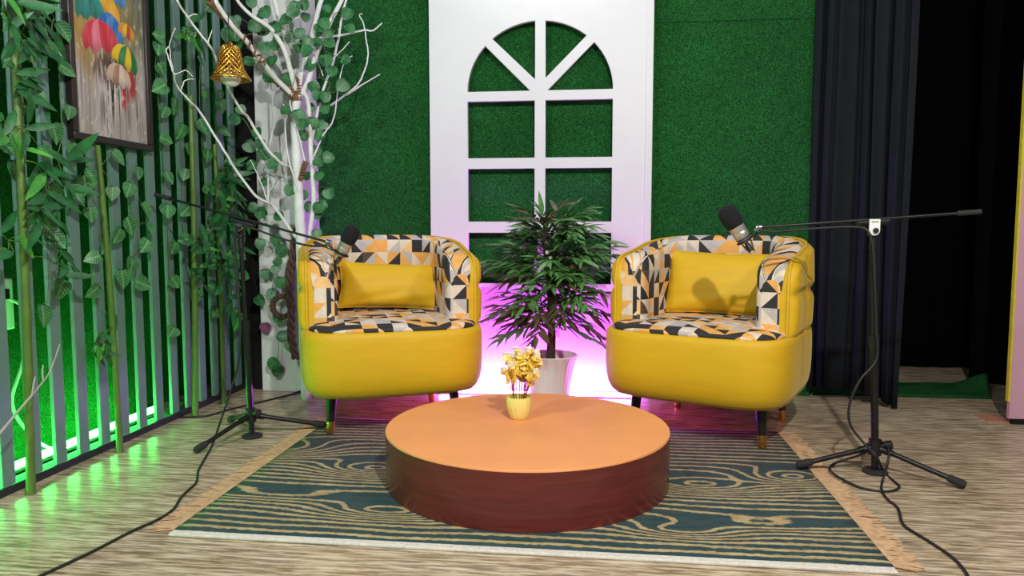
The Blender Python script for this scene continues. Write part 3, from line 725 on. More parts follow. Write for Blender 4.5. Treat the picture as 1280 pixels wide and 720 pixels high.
for k, (lab, pts) in enumerate([('ivy garland hanging at the far left edge around the thick bamboo stalk', [(-1.835, 2.141, 1.029), (-1.835, 2.229, 1.262), (-1.835, 2.223, 1.413), (-1.835, 2.27, 1.1), (-1.835, 2.195, 0.861), (-1.835, 2.161, 1.504), (-1.835, 2.285, 1.564), (-1.835, 2.2, 1.32), (-1.835, 2.16, 1.213), (-1.835, 2.139, 1.37), (-1.835, 2.114, 1.096), (-1.835, 2.227, 0.979)]), ('ivy garland on a thin wire just left of the painting', [(-1.835, 2.322, 1.593), (-1.835, 2.319, 1.446), (-1.835, 2.391, 1.519), (-1.835, 2.39, 1.39), (-1.835, 2.322, 1.166), (-1.835, 2.402, 1.113), (-1.835, 2.418, 0.947), (-1.835, 2.297, 0.969), (-1.835, 2.388, 1.248), (-1.835, 2.3, 0.639), (-1.835, 2.222, 0.558), (-1.835, 2.304, 0.808), (-1.835, 2.277, 0.835)]), ('ivy garland below the lower left corner of the painting', [(-1.835, 2.482, 1.035), (-1.835, 2.477, 0.897), (-1.835, 2.475, 0.741), (-1.835, 2.462, 0.617), (-1.835, 2.638, 1.113), (-1.835, 2.601, 0.978), (-1.835, 2.609, 0.818), (-1.835, 2.573, 0.491), (-1.835, 2.455, 0.999), (-1.835, 2.538, 0.774)]), ('ivy garland below the middle of the painting', [(-1.835, 2.757, 1.064), (-1.835, 2.688, 0.994), (-1.835, 2.688, 0.854), (-1.835, 2.774, 0.774), (-1.835, 2.692, 0.698), (-1.835, 2.636, 0.654), (-1.835, 2.753, 0.623), (-1.835, 2.81, 0.922), (-1.835, 2.832, 0.845)]), ('ivy garland running down the slats right of the painting', [(-1.835, 2.94, 1.644), (-1.835, 2.931, 1.586), (-1.835, 2.937, 1.506), (-1.835, 2.915, 1.427), (-1.835, 2.957, 1.219), (-1.835, 2.97, 1.062), (-1.835, 2.955, 0.916), (-1.835, 2.986, 0.762), (-1.835, 2.982, 0.613), (-1.835, 2.945, 0.402), (-1.835, 2.954, 1.335)]), ('ivy garland on the slats behind the left stand boom end', [(-1.835, 3.093, 1.084), (-1.835, 3.153, 1.697), (-1.835, 3.044, 1.372), (-1.835, 3.08, 1.268), (-1.835, 3.089, 0.926), (-1.835, 3.068, 0.795), (-1.835, 3.135, 0.631), (-1.835, 3.149, 0.538), (-1.835, 3.154, 1.418), (-1.835, 3.145, 1.187)]), ('ivy garland on the slats left of the gold bell', [(-1.835, 3.324, 1.867), (-1.835, 3.266, 1.607), (-1.835, 3.261, 1.316), (-1.835, 3.28, 1.183), (-1.835, 3.284, 1.023), (-1.835, 3.324, 0.874), (-1.835, 3.311, 0.443), (-1.835, 3.312, 0.562), (-1.835, 3.248, 0.792), (-1.835, 3.27, 1.456), (-1.835, 3.29, 0.678)]), ('ivy garland on the slats behind the gold bell and stand pole', [(-1.835, 3.423, 1.607), (-1.835, 3.423, 1.482), (-1.835, 3.435, 1.435), (-1.835, 3.45, 1.315), (-1.835, 3.488, 0.418), (-1.835, 3.459, 0.59), (-1.835, 3.597, 0.827), (-1.835, 3.572, 0.705), (-1.835, 3.608, 0.6), (-1.835, 3.517, 1.126), (-1.835, 3.54, 0.988)])]):
    garland(lab, pts, (1, -0.35, 0), 0.062, HEART, M['pothos'], 40 + k, GW)
for k, (lab, pts, ex) in enumerate([('ivy garland on the upper left tree limbs above the bell', [(-1.542, 3.33, 1.837), (-1.576, 3.36, 1.825), (-1.58, 3.39, 1.775), (-1.497, 3.345, 1.764), (-1.572, 3.375, 1.69), (-1.623, 3.33, 1.615), (-1.531, 3.36, 1.62), (-1.563, 3.39, 1.557), (-1.642, 3.345, 1.619), (-1.71, 3.375, 1.812), (-1.679, 3.33, 1.69)], 4), ('ivy garland in the fork of the white tree before the pillar', [(-1.424, 3.39, 1.876), (-1.39, 3.42, 1.887), (-1.399, 3.45, 1.844), (-1.479, 3.405, 1.823), (-1.467, 3.435, 1.75), (-1.4, 3.39, 1.751), (-1.394, 3.42, 1.722), (-1.439, 3.45, 1.697), (-1.53, 3.405, 1.703), (-1.488, 3.435, 1.552), (-1.484, 3.39, 1.399), (-1.43, 3.42, 1.38), (-1.506, 3.45, 1.412)], 6), ('ivy garland on the upper right tree limbs against the turf', [(-1.277, 3.41, 1.866), (-1.326, 3.44, 1.784), (-1.201, 3.47, 1.862), (-1.172, 3.425, 1.779), (-1.345, 3.455, 1.725), (-1.269, 3.41, 1.712), (-1.297, 3.44, 1.635), (-1.393, 3.47, 1.625), (-1.194, 3.425, 1.632), (-1.28, 3.455, 1.593), (-1.21, 3.41, 1.512), (-1.305, 3.44, 1.467), (-1.371, 3.47, 1.519)], 3), ('ivy garland on the tree trunk above the left armchair back', [(-1.317, 3.47, 1.416), (-1.405, 3.5, 1.43), (-1.468, 3.53, 1.366), (-1.389, 3.485, 1.351), (-1.348, 3.515, 1.346), (-1.429, 3.47, 1.292), (-1.364, 3.5, 1.298), (-1.394, 3.53, 1.221), (-1.312, 3.485, 1.188), (-1.431, 3.515, 1.103), (-1.357, 3.47, 1.099), (-1.448, 3.5, 1.008), (-1.433, 3.53, 0.95), (-1.37, 3.485, 0.945), (-1.357, 3.515, 0.962), (-1.371, 3.47, 0.82), (-1.321, 3.5, 1.015)], 4), ('ivy garland at the left edge of the white pillar', [(-1.723, 3.43, 1.413), (-1.768, 3.46, 1.373), (-1.717, 3.49, 1.248), (-1.638, 3.445, 1.25), (-1.576, 3.475, 1.187), (-1.616, 3.43, 1.202), (-1.693, 3.46, 1.152), (-1.64, 3.49, 1.072), (-1.558, 3.445, 0.906), (-1.698, 3.475, 0.946), (-1.644, 3.43, 0.917), (-1.5, 3.46, 1.03)], 3), ('ivy garland trailing low down the pillar beside the left armchair', [(-1.688, 3.52, 0.768), (-1.621, 3.55, 0.787), (-1.607, 3.58, 0.734), (-1.605, 3.535, 0.679), (-1.688, 3.565, 0.612), (-1.612, 3.52, 0.64), (-1.715, 3.55, 0.482), (-1.664, 3.58, 0.517), (-1.595, 3.535, 0.574), (-1.63, 3.565, 0.391), (-1.587, 3.52, 0.304), (-1.651, 3.55, 0.158), (-1.645, 3.58, 0.111)], 0)]):
    garland(lab, pts, (0.25, -1, 0), 0.055, ROUND, M['ivy'], 70 + k, GT, None, ex, 0.06)
b = MB(); leaf(b, (-1.709, 3.585, 0.355), (0.2, -0.1, -1), (0.2, -1, 0.2), 0.06, HEART); tag(b.build('fallen_leaf', M['purple_leaf'], sharp=False), 'single purple leaf on the white pillar left of the armchair', 'leaf')

# ------------------------------------------------------------------ bamboo
def bamboo(label, base, top, r, clusters, seed):
    rnd = random.Random(seed); B = Vector(base); T = Vector(top); H = (T - B).length
    root = empty('bamboo_stalk', base, 0, label, 'bamboo', 'bamboo stalks against the slats')
    pts, rr = [], []; n = max(int(H / 0.19), 2)
    for k in range(n):
        for t, q in ((0.0, 1.13), (0.05, 1.0), (0.5, 0.97), (0.94, 1.0)):
            u = (k + t) / n; p = (T - B) * u + Vector((0, 0.012 * math.sin(3 * u), 0)); pts.append(p); rr.append(r * q * (1 - 0.25 * u))
    pts.append(T - B); rr.append(r * 0.7)
    b = MB(); b.tube(pts, rr, 12); b.build('culm', M['culm'], root)
    if clusters:
        lf = MB()
        for (c, n, spread, Lf) in clusters:
            st = MB()
            c = Vector(c) - B
            anchor = min(pts, key=lambda p: (p - c).length)
            st.tube([anchor, (anchor + c) / 2 + Vector((0.01, 0, 0.01)), c], 0.002, 5)
            for q in range(n):
                o = c + Vector((rnd.uniform(0, 0.05), rnd.uniform(-spread, spread), rnd.uniform(-spread, spread)))
                d = Vector((rnd.uniform(0.0, 0.5), rnd.uniform(-1, 1), rnd.uniform(-1.1, 0.35)))
                st.tube([c, (c + o) / 2, o], 0.0013, 4)
                leaf(lf, o, d, (1, rnd.uniform(-0.6, 0.2), rnd.uniform(0, 0.8)), Lf * rnd.uniform(0.7, 1.2), LANCE, 0.15, rnd.uniform(0, 0.3), 1 if rnd.random() < 0.13 else 0, 1.35)
            st.build('twig', M['culm'], root, sharp=False)
        lf.build('leaves', [M['bamboo_leaf'], M['bamboo_leaf_light']], root, sharp=False)
for k, a in enumerate([('thick bamboo stalk at the far left before the green light bar', (-1.8, 2.095, 0.0), (-1.8, 2.124, 1.545), 0.0145, [((-1.78, 2.141, 1.497), 16, 0.07, 0.12), ((-1.78, 2.11, 1.326), 10, 0.07, 0.11), ((-1.78, 2.198, 1.028), 18, 0.08, 0.12), ((-1.78, 2.23, 0.73), 6, 0.05, 0.1), ((-1.78, 2.037, 0.812), 5, 0.04, 0.1), ((-1.76, 2.055, 1.477), 14, 0.08, 0.11), ((-1.76, 2.031, 1.146), 10, 0.07, 0.1), ((-1.77, 2.143, 0.899), 10, 0.06, 0.1)]), ('bamboo stalk below the painting', (-1.8, 2.536, 0.0), (-1.825, 2.522, 1.15), 0.0125, [((-1.78, 2.405, 0.442), 9, 0.04, 0.085)]), ('bamboo stalk rising before the slats left of the stand pole', (-1.8, 3.06, 0.0), (-1.8, 3.114, 1.428), 0.0145, [((-1.78, 3.117, 0.794), 22, 0.08, 0.1), ((-1.78, 3.059, 1.689), 10, 0.06, 0.1), ((-1.78, 3.08, 0.635), 8, 0.05, 0.09)]), ('bamboo stalk nearest the corner pillar, behind the stand pole', (-1.8, 3.316, 0.0), (-1.8, 3.306, 1.24), 0.013, [((-1.77, 3.294, 1.109), 30, 0.09, 0.11), ((-1.77, 3.357, 0.924), 28, 0.09, 0.11), ((-1.77, 3.288, 0.678), 24, 0.09, 0.11), ((-1.77, 3.351, 0.462), 7, 0.06, 0.1)])]): bamboo(*a, 100 + k)

# ------------------------------------------------------------------ white tree
def tree():
    limbs = [('trunk', [(-1.442, 3.46, 0.0), (-1.447, 3.46, 0.3), (-1.452, 3.46, 0.672), (-1.453, 3.46, 0.809), (-1.46, 3.46, 1.003), (-1.466, 3.46, 1.261), (-1.467, 3.46, 1.367), (-1.452, 3.46, 1.489)], 0.028, 0.022), ('trunk', [(-1.431, 3.5, 0.67), (-1.421, 3.494, 0.82), (-1.395, 3.488, 0.984), (-1.402, 3.482, 1.255), (-1.407, 3.476, 1.452), (-1.432, 3.47, 1.513)], 0.012, 0.011), ('limb', [(-1.452, 3.46, 1.473), (-1.433, 3.46, 1.59), (-1.374, 3.46, 1.761), (-1.326, 3.46, 1.926), (-1.309, 3.46, 1.999)], 0.015, 0.01), ('limb', [(-1.44, 3.47, 1.49), (-1.409, 3.476, 1.54), (-1.36, 3.482, 1.687), (-1.316, 3.488, 1.788), (-1.236, 3.494, 1.933), (-1.197, 3.5, 2.007)], 0.015, 0.009), ('limb', [(-1.456, 3.46, 1.489), (-1.456, 3.417, 1.559), (-1.477, 3.373, 1.68), (-1.51, 3.33, 1.754), (-1.535, 3.287, 1.779), (-1.585, 3.243, 1.815), (-1.625, 3.2, 1.873)], 0.014, 0.007), ('limb', [(-1.453, 3.46, 1.466), (-1.512, 3.374, 1.538), (-1.533, 3.288, 1.59), (-1.569, 3.202, 1.67), (-1.598, 3.116, 1.725), (-1.629, 3.03, 1.809)], 0.013, 0.01), ('limb', [(-1.488, 3.46, 1.67), (-1.525, 3.447, 1.829), (-1.545, 3.433, 1.926), (-1.548, 3.42, 1.995)], 0.013, 0.013), ('branch', [(-1.366, 3.46, 1.749), (-1.227, 3.46, 1.76), (-1.121, 3.46, 1.779), (-1.074, 3.46, 1.777), (-1.031, 3.46, 1.809)], 0.006, 0.003), ('branch', [(-1.41, 3.49, 1.217), (-1.393, 3.491, 1.294), (-1.362, 3.493, 1.424), (-1.332, 3.494, 1.526), (-1.291, 3.496, 1.628), (-1.257, 3.497, 1.751), (-1.239, 3.499, 1.849), (-1.21, 3.5, 1.952)], 0.008, 0.005), ('branch', [(-1.304, 3.5, 1.439), (-1.229, 3.494, 1.486), (-1.166, 3.487, 1.529), (-1.132, 3.481, 1.579), (-1.105, 3.475, 1.656), (-1.109, 3.469, 1.736), (-1.121, 3.463, 1.813), (-1.138, 3.456, 1.848), (-1.121, 3.45, 1.853)], 0.005, 0.002), ('branch', [(-1.224, 3.48, 1.484), (-1.197, 3.46, 1.487), (-1.119, 3.44, 1.526), (-1.031, 3.42, 1.565)], 0.005, 0.0025), ('branch', [(-1.403, 3.5, 1.179), (-1.337, 3.493, 1.301), (-1.297, 3.487, 1.349), (-1.273, 3.48, 1.405), (-1.253, 3.473, 1.521), (-1.22, 3.467, 1.635), (-1.178, 3.46, 1.662)], 0.0045, 0.002), ('branch', [(-1.322, 3.46, 1.572), (-1.352, 3.46, 1.652), (-1.375, 3.46, 1.697)], 0.003, 0.002), ('branch', [(-1.265, 3.46, 1.657), (-1.225, 3.46, 1.693), (-1.189, 3.46, 1.729)], 0.003, 0.002), ('branch', [(-1.469, 3.46, 0.789), (-1.55, 3.404, 0.936), (-1.567, 3.347, 0.968), (-1.595, 3.291, 0.996), (-1.66, 3.235, 1.111), (-1.686, 3.178, 1.196), (-1.762, 3.122, 1.359), (-1.769, 3.065, 1.392), (-1.799, 3.009, 1.453), (-1.778, 2.953, 1.498), (-1.757, 2.896, 1.589), (-1.696, 2.84, 1.646)], 0.008, 0.002), ('branch', [(-1.529, 3.46, 1.15), (-1.573, 3.382, 1.219), (-1.63, 3.305, 1.359), (-1.618, 3.228, 1.373), (-1.636, 3.15, 1.455), (-1.653, 3.072, 1.581), (-1.638, 2.995, 1.612), (-1.678, 2.917, 1.697), (-1.685, 2.84, 1.754)], 0.0075, 0.004), ('branch', [(-1.613, 3.46, 0.945), (-1.612, 3.46, 1.101), (-1.605, 3.46, 1.228), (-1.581, 3.46, 1.331), (-1.581, 3.46, 1.484), (-1.587, 3.46, 1.56)], 0.006, 0.003), ('branch', [(-1.455, 3.44, 1.021), (-1.458, 3.43, 1.059), (-1.494, 3.42, 1.211), (-1.497, 3.41, 1.38), (-1.499, 3.4, 1.434)], 0.0045, 0.003), ('branch', [(-1.416, 3.44, 1.136), (-1.413, 3.435, 1.166), (-1.433, 3.43, 1.268), (-1.467, 3.425, 1.393), (-1.476, 3.42, 1.456)], 0.0045, 0.003), ('branch', [(-1.573, 3.36, 0.98), (-1.593, 3.34, 1.062), (-1.613, 3.32, 1.128), (-1.622, 3.3, 1.164)], 0.0035, 0.002), ('branch', [(-1.746, 2.9, 1.48), (-1.733, 2.907, 1.481), (-1.701, 2.913, 1.495), (-1.674, 2.92, 1.47)], 0.0025, 0.0015), ('branch', [(-1.714, 2.9, 1.415), (-1.706, 2.907, 1.448), (-1.688, 2.913, 1.459), (-1.668, 2.92, 1.46)], 0.0025, 0.0015), ('branch', [(-1.667, 2.88, 1.696), (-1.639, 2.88, 1.708), (-1.625, 2.88, 1.707)], 0.0025, 0.002), ('branch', [(-1.62, 2.95, 1.607), (-1.612, 2.95, 1.636), (-1.6, 2.95, 1.662)], 0.003, 0.0015), ('branch', [(-1.723, 2.84, 1.574), (-1.737, 2.84, 1.562), (-1.728, 2.84, 1.521), (-1.713, 2.84, 1.474)], 0.0025, 0.0025), ('branch', [(-1.529, 3.46, 1.158), (-1.477, 3.46, 1.13), (-1.454, 3.46, 1.092)], 0.004, 0.004)]
    B = Vector(limbs[0][1][0])
    root = empty('decor_tree', (B.x, B.y, 0), 0, 'white painted bare branching tree standing before the white pillar', 'tree')
    o0 = Vector((B.x, B.y, 0))
    for name, pts, r0, r1 in limbs:
        sp = smooth_path([Vector(p) - o0 for p in pts], 5)
        rnd = random.Random(len(pts)); sp = [p + Vector((rnd.uniform(-1, 1), rnd.uniform(-1, 1), 0)) * 0.0015 for p in sp]
        b = MB(); b.tube(sp, taper(len(sp), r0, r1), 8); b.build(name, M['white_bark'], root, sharp=False)
    def wrap(name, pts, rad, turns, thick, mat):
        sp = smooth_path([Vector(p) - o0 for p in pts], 30); n = len(sp); out = []
        for i, p in enumerate(sp):
            t = (sp[min(i+1, n-1)] - sp[max(i-1, 0)]).normalized(); a = t.orthogonal().normalized(); a = (Vector((0, 1, 0)) - t * t.y).normalized(); c = t.cross(a)
            th = turns * 2 * PI * i / n; out.append(p + (a * math.cos(th) + c * math.sin(th)) * rad)
        b = MB(); b.tube(out, thick, 6); o = b.build(name, mat, root, sharp=False); o['label'] = 'brown rope wound round a limb'
    for nm, pts, rad, turns, th in [('rope', [(-1.645, 3.02, 1.8), (-1.632, 3.08, 1.77), (-1.61, 3.14, 1.732)], 0.014, 7, 0.006), ('rope', [(-1.61, 3.14, 1.732), (-1.566, 3.195, 1.668), (-1.519, 3.25, 1.588)], 0.014, 3, 0.005), ('rope', [(-1.536, 3.4, 1.551), (-1.494, 3.428, 1.506), (-1.454, 3.455, 1.473)], 0.017, 5, 0.006), ('rope', [(-1.457, 3.46, 1.458), (-1.457, 3.455, 1.51), (-1.458, 3.45, 1.562)], 0.021, 4, 0.006), ('rope', [(-1.438, 3.44, 1.079), (-1.424, 3.44, 1.128), (-1.411, 3.44, 1.166)], 0.01, 4, 0.005)]: wrap(nm, pts, rad, turns * 2.2, th * 0.95, M['rope'])
tree()
def twisted_vine():
    pts = [Vector(p) for p in [(-1.502, 3.53, 0.847), (-1.526, 3.53, 0.708), (-1.546, 3.53, 0.587), (-1.542, 3.53, 0.425), (-1.545, 3.53, 0.303), (-1.523, 3.53, 0.189)]]; o0 = Vector((pts[-1].x, pts[-1].y, 0)); ringc = Vector((-1.587, 3.53, 0.453))
    root = empty('twisted_vine', o0, 0, 'dark brown twisted vine hanging down the pillar with a loop', 'vine')
    sp = smooth_path(pts, 14); b = MB()
    for ph in (0, 2.1, 4.2):
        b.tube([p - o0 + Vector((math.cos(ph + i * 0.42), math.sin(ph + i * 0.42), 0)) * 0.012 for i, p in enumerate(sp)], 0.010, 6)
    b.build('strand', M['twine'], root, sharp=False)
    b = MB()
    for ph in (0, 3.14):
        b.tube([ringc - o0 + Vector((math.cos(a), 0, math.sin(a))) * (0.052 + 0.008 * math.cos(8 * a + ph)) + Vector((0, 0.008 * math.sin(8 * a + ph), 0)) for a in [2 * PI * k / 60 for k in range(61)]], 0.009, 6, False)
    b.build('loop', M['twine'], root, sharp=False)
twisted_vine()
def twig():
    T = [('stem', [(-1.72, 1.7, 0.0), (-1.72, 1.78, 0.1), (-1.7, 1.837, 0.241), (-1.7, 1.878, 0.264), (-1.7, 1.945, 0.308), (-1.7, 2.02, 0.356), (-1.7, 2.079, 0.401), (-1.7, 2.129, 0.481)], 0.006, 0.002), ('side_twig', [(-1.7, 2.003, 0.342), (-1.7, 2.012, 0.377), (-1.7, 2.02, 0.398)], 0.003, 0.002), ('side_twig', [(-1.7, 2.051, 0.377), (-1.7, 2.05, 0.407), (-1.7, 2.054, 0.428)], 0.003, 0.002)]; o0 = Vector(T[0][1][0]); o0.z = 0
    root = empty('bare_twig', o0, 0, 'bare grey twig slanting up before the lowest left slats', 'twig')
    for name, pts, r0, r1 in T:
        sp = smooth_path([Vector(p) - o0 for p in pts], 5); b = MB(); b.tube(sp, taper(len(sp), r0, r1), 7); b.build(name, M['twig'], root, sharp=False)
twig()

# ------------------------------------------------------------------ gold bell
def bell():
    c = Vector((-1.561, 3.02, 1.533))
    root = empty('hanging_bell', c, 0, 'gold woven bell with white bulb hanging from a white branch', 'bell')
    prof = [(0.014, 0.083), (0.030, 0.078), (0.040, 0.060), (0.045, 0.035), (0.049, 0.010), (0.057, -0.020), (0.072, -0.045), (0.080, -0.055)]
    pf = smooth_path([Vector((r, 0, z)) for r, z in prof], 4); n = len(pf); b = MB(); N = 16
    for sg in (1, -1):
        for k in range(N):
            pts = []
            for i, p in enumerate(pf):
                a = 2 * PI * k / N + sg * 3.4 * i / (n - 1); pts.append((p.x * math.cos(a), p.x * math.sin(a), p.z))
            b.tube(pts, 0.0036, 6)
    b.tube([(0.080 * math.cos(a), 0.080 * math.sin(a), -0.056) for a in [2 * PI * k / 40 for k in range(41)]], 0.0045, 8, False)
    b.tube([(0.060 * math.cos(a), 0.060 * math.sin(a), -0.026) for a in [2 * PI * k / 40 for k in range(41)]], 0.0028, 8, False)
    b.build('bell_body', M['gold'], root, sharp=False)
    b = MB(); b.lathe([(0.004, 0.082), (0.014, 0.084), (0.013, 0.092), (0.006, 0.100), (0.001, 0.102)], 20); b.build('finial', M['gold'], root)
    b = MB(); b.lathe([(0.010, 0.080), (0.024, 0.074), (0.034, 0.058), (0.0385, 0.035), (0.0425, 0.008), (0.044, -0.004)], 28, cap=False); b.build('liner', M['bell_liner'], root, sharp=False)
    b = MB(); b.lathe([(0.001, -0.088), (0.018, -0.085), (0.034, -0.074), (0.041, -0.058), (0.040, -0.044), (0.028, -0.022), (0.014, -0.008), (0.012, 0.0)], 28); o = b.build('bulb', M['bulb'], root); o['label'] = 'frosted white bulb'
    b = MB(); b.tube([(0, 0, 0.100), (-0.004, 0, 0.16), (-0.002, 0.0, 0.218)], 0.0022, 6); o = b.build('cord', M['cable'], root, sharp=False); o['label'] = 'black hanging cord'
bell()

# ------------------------------------------------------------------ microphones and their stands
def align(p, d, up=(0, 1, 0)):
    z = Vector(d).normalized(); x = Vector(up).cross(z).normalized(); y = z.cross(x)
    m = Matrix((x, y, z)).transposed().to_4x4(); m.translation = Vector(p); return m
def microphone(tail, tip, label):
    tail = Vector(tail); tip = Vector(tip); L = (tip - tail).length; k = L / 0.178
    root = empty('microphone', tail, 0, label, 'microphone', 'studio microphones on boom arms'); Mx = align((0, 0, 0), tip - tail)
    S = lambda prof: [(r * k, z * k) for r, z in prof]
    b = MB(); b.lathe(S([(0.001, 0.096), (0.026, 0.096), (0.031, 0.102), (0.0345, 0.125), (0.035, 0.145), (0.032, 0.163), (0.024, 0.174), (0.012, 0.178), (0.001, 0.179)]), 32, Mx); b.build('windscreen', M['foam'], root)
    b = MB(); b.lathe(S([(0.012, 0.034), (0.021, 0.036), (0.0225, 0.042), (0.0225, 0.050), (0.024, 0.052), (0.026, 0.054), (0.027, 0.074), (0.0262, 0.076), (0.0262, 0.078), (0.027, 0.080), (0.0275, 0.100), (0.010, 0.100)]), 32, Mx); b.build('body', M['nickel'], root)
    b = MB(); b.lathe(S([(0.0232, 0.0495), (0.0252, 0.0495), (0.0252, 0.0535), (0.0232, 0.0535)]), 32, Mx); o = b.build('ring', M['black_plastic'], root)
    b = MB(); b.lathe(S([(0.0095, 0.0), (0.0095, 0.024), (0.0075, 0.026), (0.0075, 0.036)]), 20, Mx); b.build('plug', M['black_plastic'], root)
    return root, Mx, k
def stand(foot, top, legs, boom_a, boom_b, pivot, label, tag_plate, tail, tip, seedlabel):
    F = Vector(foot); T = Vector(top) - F
    root = empty('microphone_stand', F, 0, label, 'microphone stand', 'black tripod microphone stands')
    b = MB(); b.lathe([(0.001, 0.0), (0.040, 0.0), (0.042, 0.006), (0.036, 0.011), (0.016, 0.016), (0.001, 0.016)], 32); b.build('base_disc', M['rubber'], root)
    hub = T * (0.092 / T.z)
    mid = T * 0.52
    b = MB(); b.tube([T * 0.01, mid], 0.0125, 16); b.tube([mid * 0.97, mid * 1.07], 0.0165, 16); b.build('pole', M['black_metal'], root)
    b = MB(); b.tube([mid, T * 0.985], 0.0085, 14); b.build('upper_pole', M['black_metal'], root)
    b = MB(); b.tube([hub - Vector((0, 0, 0.028)), hub + Vector((0, 0, 0.026))], 0.021, 18)
    b.tube([hub + Vector((0.0, 0.0, 0.0)), hub + Vector((0.032, -0.018, 0.012))], 0.008, 10); b.tube([hub + Vector((0.030, -0.017, 0.011)), hub + Vector((0.046, -0.026, 0.017))], 0.015, 10)
    hb = b.build('hub', M['black_plastic'], root)
    for e in legs:
        e = Vector(e) - F; d = (Vector((e.x, e.y, 0)) - Vector((hub.x, hub.y, 0))).normalized()
        a = hub + d * 0.020 - Vector((0, 0, 0.004)); ez = Vector((e.x, e.y, 0.0245 if RX0 - 0.09 < e.x + F.x < RX1 + 0.09 and e.y + F.y < RY1 else 0.0155))
        b = MB(); b.tube([a, a.lerp(ez, 0.96)], 0.0088, 12); b.tube([a - d * 0.006, a + (ez - a).normalized() * 0.035], 0.0125, 12); lg = b.build('leg', M['black_metal'], root)
        q = (ez - a).normalized(); b = MB(); b.tube([ez - q * 0.055, ez - q * 0.045, ez - q * 0.01, ez], [0.0105, 0.0135, 0.0145, 0.010], 14); b.build('rubber_foot', M['rubber'], lg)
    A = Vector(boom_a) - F; Bm = Vector(boom_b) - F; Pv = Vector(pivot) - F
    b = MB(); b.tube([A, Bm], 0.0050, 12); b.build('boom_arm', M['black_metal'], root)
    bd = (Bm - A).normalized()
    b = MB(); b.tube([Pv - bd * 0.05, Pv + bd * 0.05], 0.0135, 14); b.tube([T * 0.965, Pv], 0.012, 12); b.build('boom_clutch', M['black_plastic'], root)
    b = MB(); b.tube([T * 0.90, T * 0.905, T * 0.907, T * 0.95, T * 0.952, T * 0.96], [0.015, 0.015, 0.0095, 0.0095, 0.018, 0.018], 14); b.build('collar', M['black_plastic'], root)
    b = MB(); b.tube([A - bd * 0.01, A + bd * 0.06], 0.0090, 14); b.build('boom_grip', M['rubber'], root)
    fx = Pv + Vector((0, -0.016, -0.006))
    if tag_plate:
        b = MB(); N = 14
        out = [(-0.017, 0.018), (0.017, 0.018)] + [(0.017 * math.cos(-PI * k / N), -0.020 + 0.017 * math.sin(-PI * k / N)) for k in range(N + 1)]
        vs = [(x, y_, z) for y_ in (-0.004, 0.004) for (x, z) in out]; m = len(out)
        b.add([Vector(v) + fx + Vector((0, 0, -0.004)) for v in vs], [tuple(range(m)), tuple(range(m, 2*m))[::-1]] + [(k, m + k, m + (k+1) % m, (k+1) % m) for k in range(m)], False)
        pl = b.build('clutch_plate', M['white_plastic'], root); pl['label'] = 'white plate on the boom clutch'
        b = MB(); b.tube([fx + Vector((0.002, -0.004, -0.024)), fx + Vector((0.002, -0.014, -0.024))], 0.0085, 16); b.build('knob', M['black_plastic'], pl)
        b = MB()
        for k, wd in ((0, 0.022),): 
            for q in range(6): b.box(tuple(fx + Vector((-0.011 + q * 0.0039, -0.0052, 0.003))), tuple(fx + Vector((-0.011 + q * 0.0039 + 0.0027, -0.004, 0.0075))))
        b.build('plate_print', M['ink'], pl)
    else:
        b = MB(); b.tube([fx + Vector((-0.008, 0.004, -0.012)), fx + Vector((-0.008, -0.010, -0.012))], 0.0165, 20); k = b.build('clutch_washer', M['chrome'], root); k['label'] = 'bright metal washer on the clutch'
        b = MB(); b.tube([fx + Vector((-0.008, -0.008, -0.012)), fx + Vector((-0.008, -0.020, -0.012))], 0.009, 14); b.build('knob', M['black_plastic'], k)
    # swivel clip at the boom end holding the microphone
    tl = Vector(tail) - F; tp = Vector(tip) - F; ax = (tp - tl).normalized(); side = (Bm - (tl + ax * 0.05)); side = (side - ax * side.dot(ax)).normalized()
    b = MB(); e = Bm; 
    b.tube([e - bd * 0.012, e + bd * 0.006], 0.0105, 14); b.tube([e + Vector((0, -0.012, -0.006)), e + Vector((0, 0.012, -0.006))], 0.010, 14); sw = b.build('swivel_joint', M['chrome'], root); sw['label'] = 'bright metal swivel joint'
    b = MB(); c0 = tl + ax * 0.043
    b.tube([c0 + (side * math.cos(a) + ax.cross(side) * math.sin(a)) * 0.027 for a in [2 * PI * k / 28 for k in range(29)]], 0.0035, 8, False)
    b.tube([e + Vector((0, 0, -0.006)), e.lerp(c0 + side * 0.03, 0.6) + Vector((0, 0, -0.012)), c0 + side * 0.028], 0.0055, 10); b.build('cradle', M['black_plastic'], root)
    b = MB()
    for sg in (1, -1):
        s2 = (side * 0.6 * sg + ax.cross(side) * 0.5).normalized()
        b.tube([c0 + s2 * 0.024, tl + ax * 0.012 + s2 * 0.017, tl - ax * 0.008 + s2 * 0.010], [0.004, 0.0035, 0.003], 8)
    g = b.build('cradle_prongs', M['gold'], root); g['label'] = 'gold cradle prongs'
    return root
RT = (0.433, 2.68, 0.922); RTL = (0.530, 2.68, 0.768)
stand((0.958, 2.630, 0), (0.921, 2.64, 0.865), [(0.690, 2.605, 0), (1.188, 2.487, 0), (1.03, 2.90, 0)], (1.234, 2.6, 0.901), (0.548, 2.665, 0.850), (0.921, 2.64, 0.87),
      'black tripod microphone stand on the right, before the dark curtain', True, RTL, RT, 1)
microphone(RTL, RT, 'silver microphone with black foam cover pointing at the right armchair')
LT = (-0.937, 2.75, 0.855); LTL = (-1.013, 2.75, 0.712)
stand((-1.398, 2.79, 0), (-1.428, 2.80, 0.852), [(-1.500, 2.54, 0), (-1.135, 2.915, 0), (-1.596, 2.985, 0)], (-1.775, 2.80, 0.980), (-1.042, 2.755, 0.792), (-1.415, 2.80, 0.868),
      'black tripod microphone stand on the left, before the grey slats', False, LTL, LT, 2)
microphone(LTL, LT, 'silver microphone with black foam cover pointing at the left armchair')

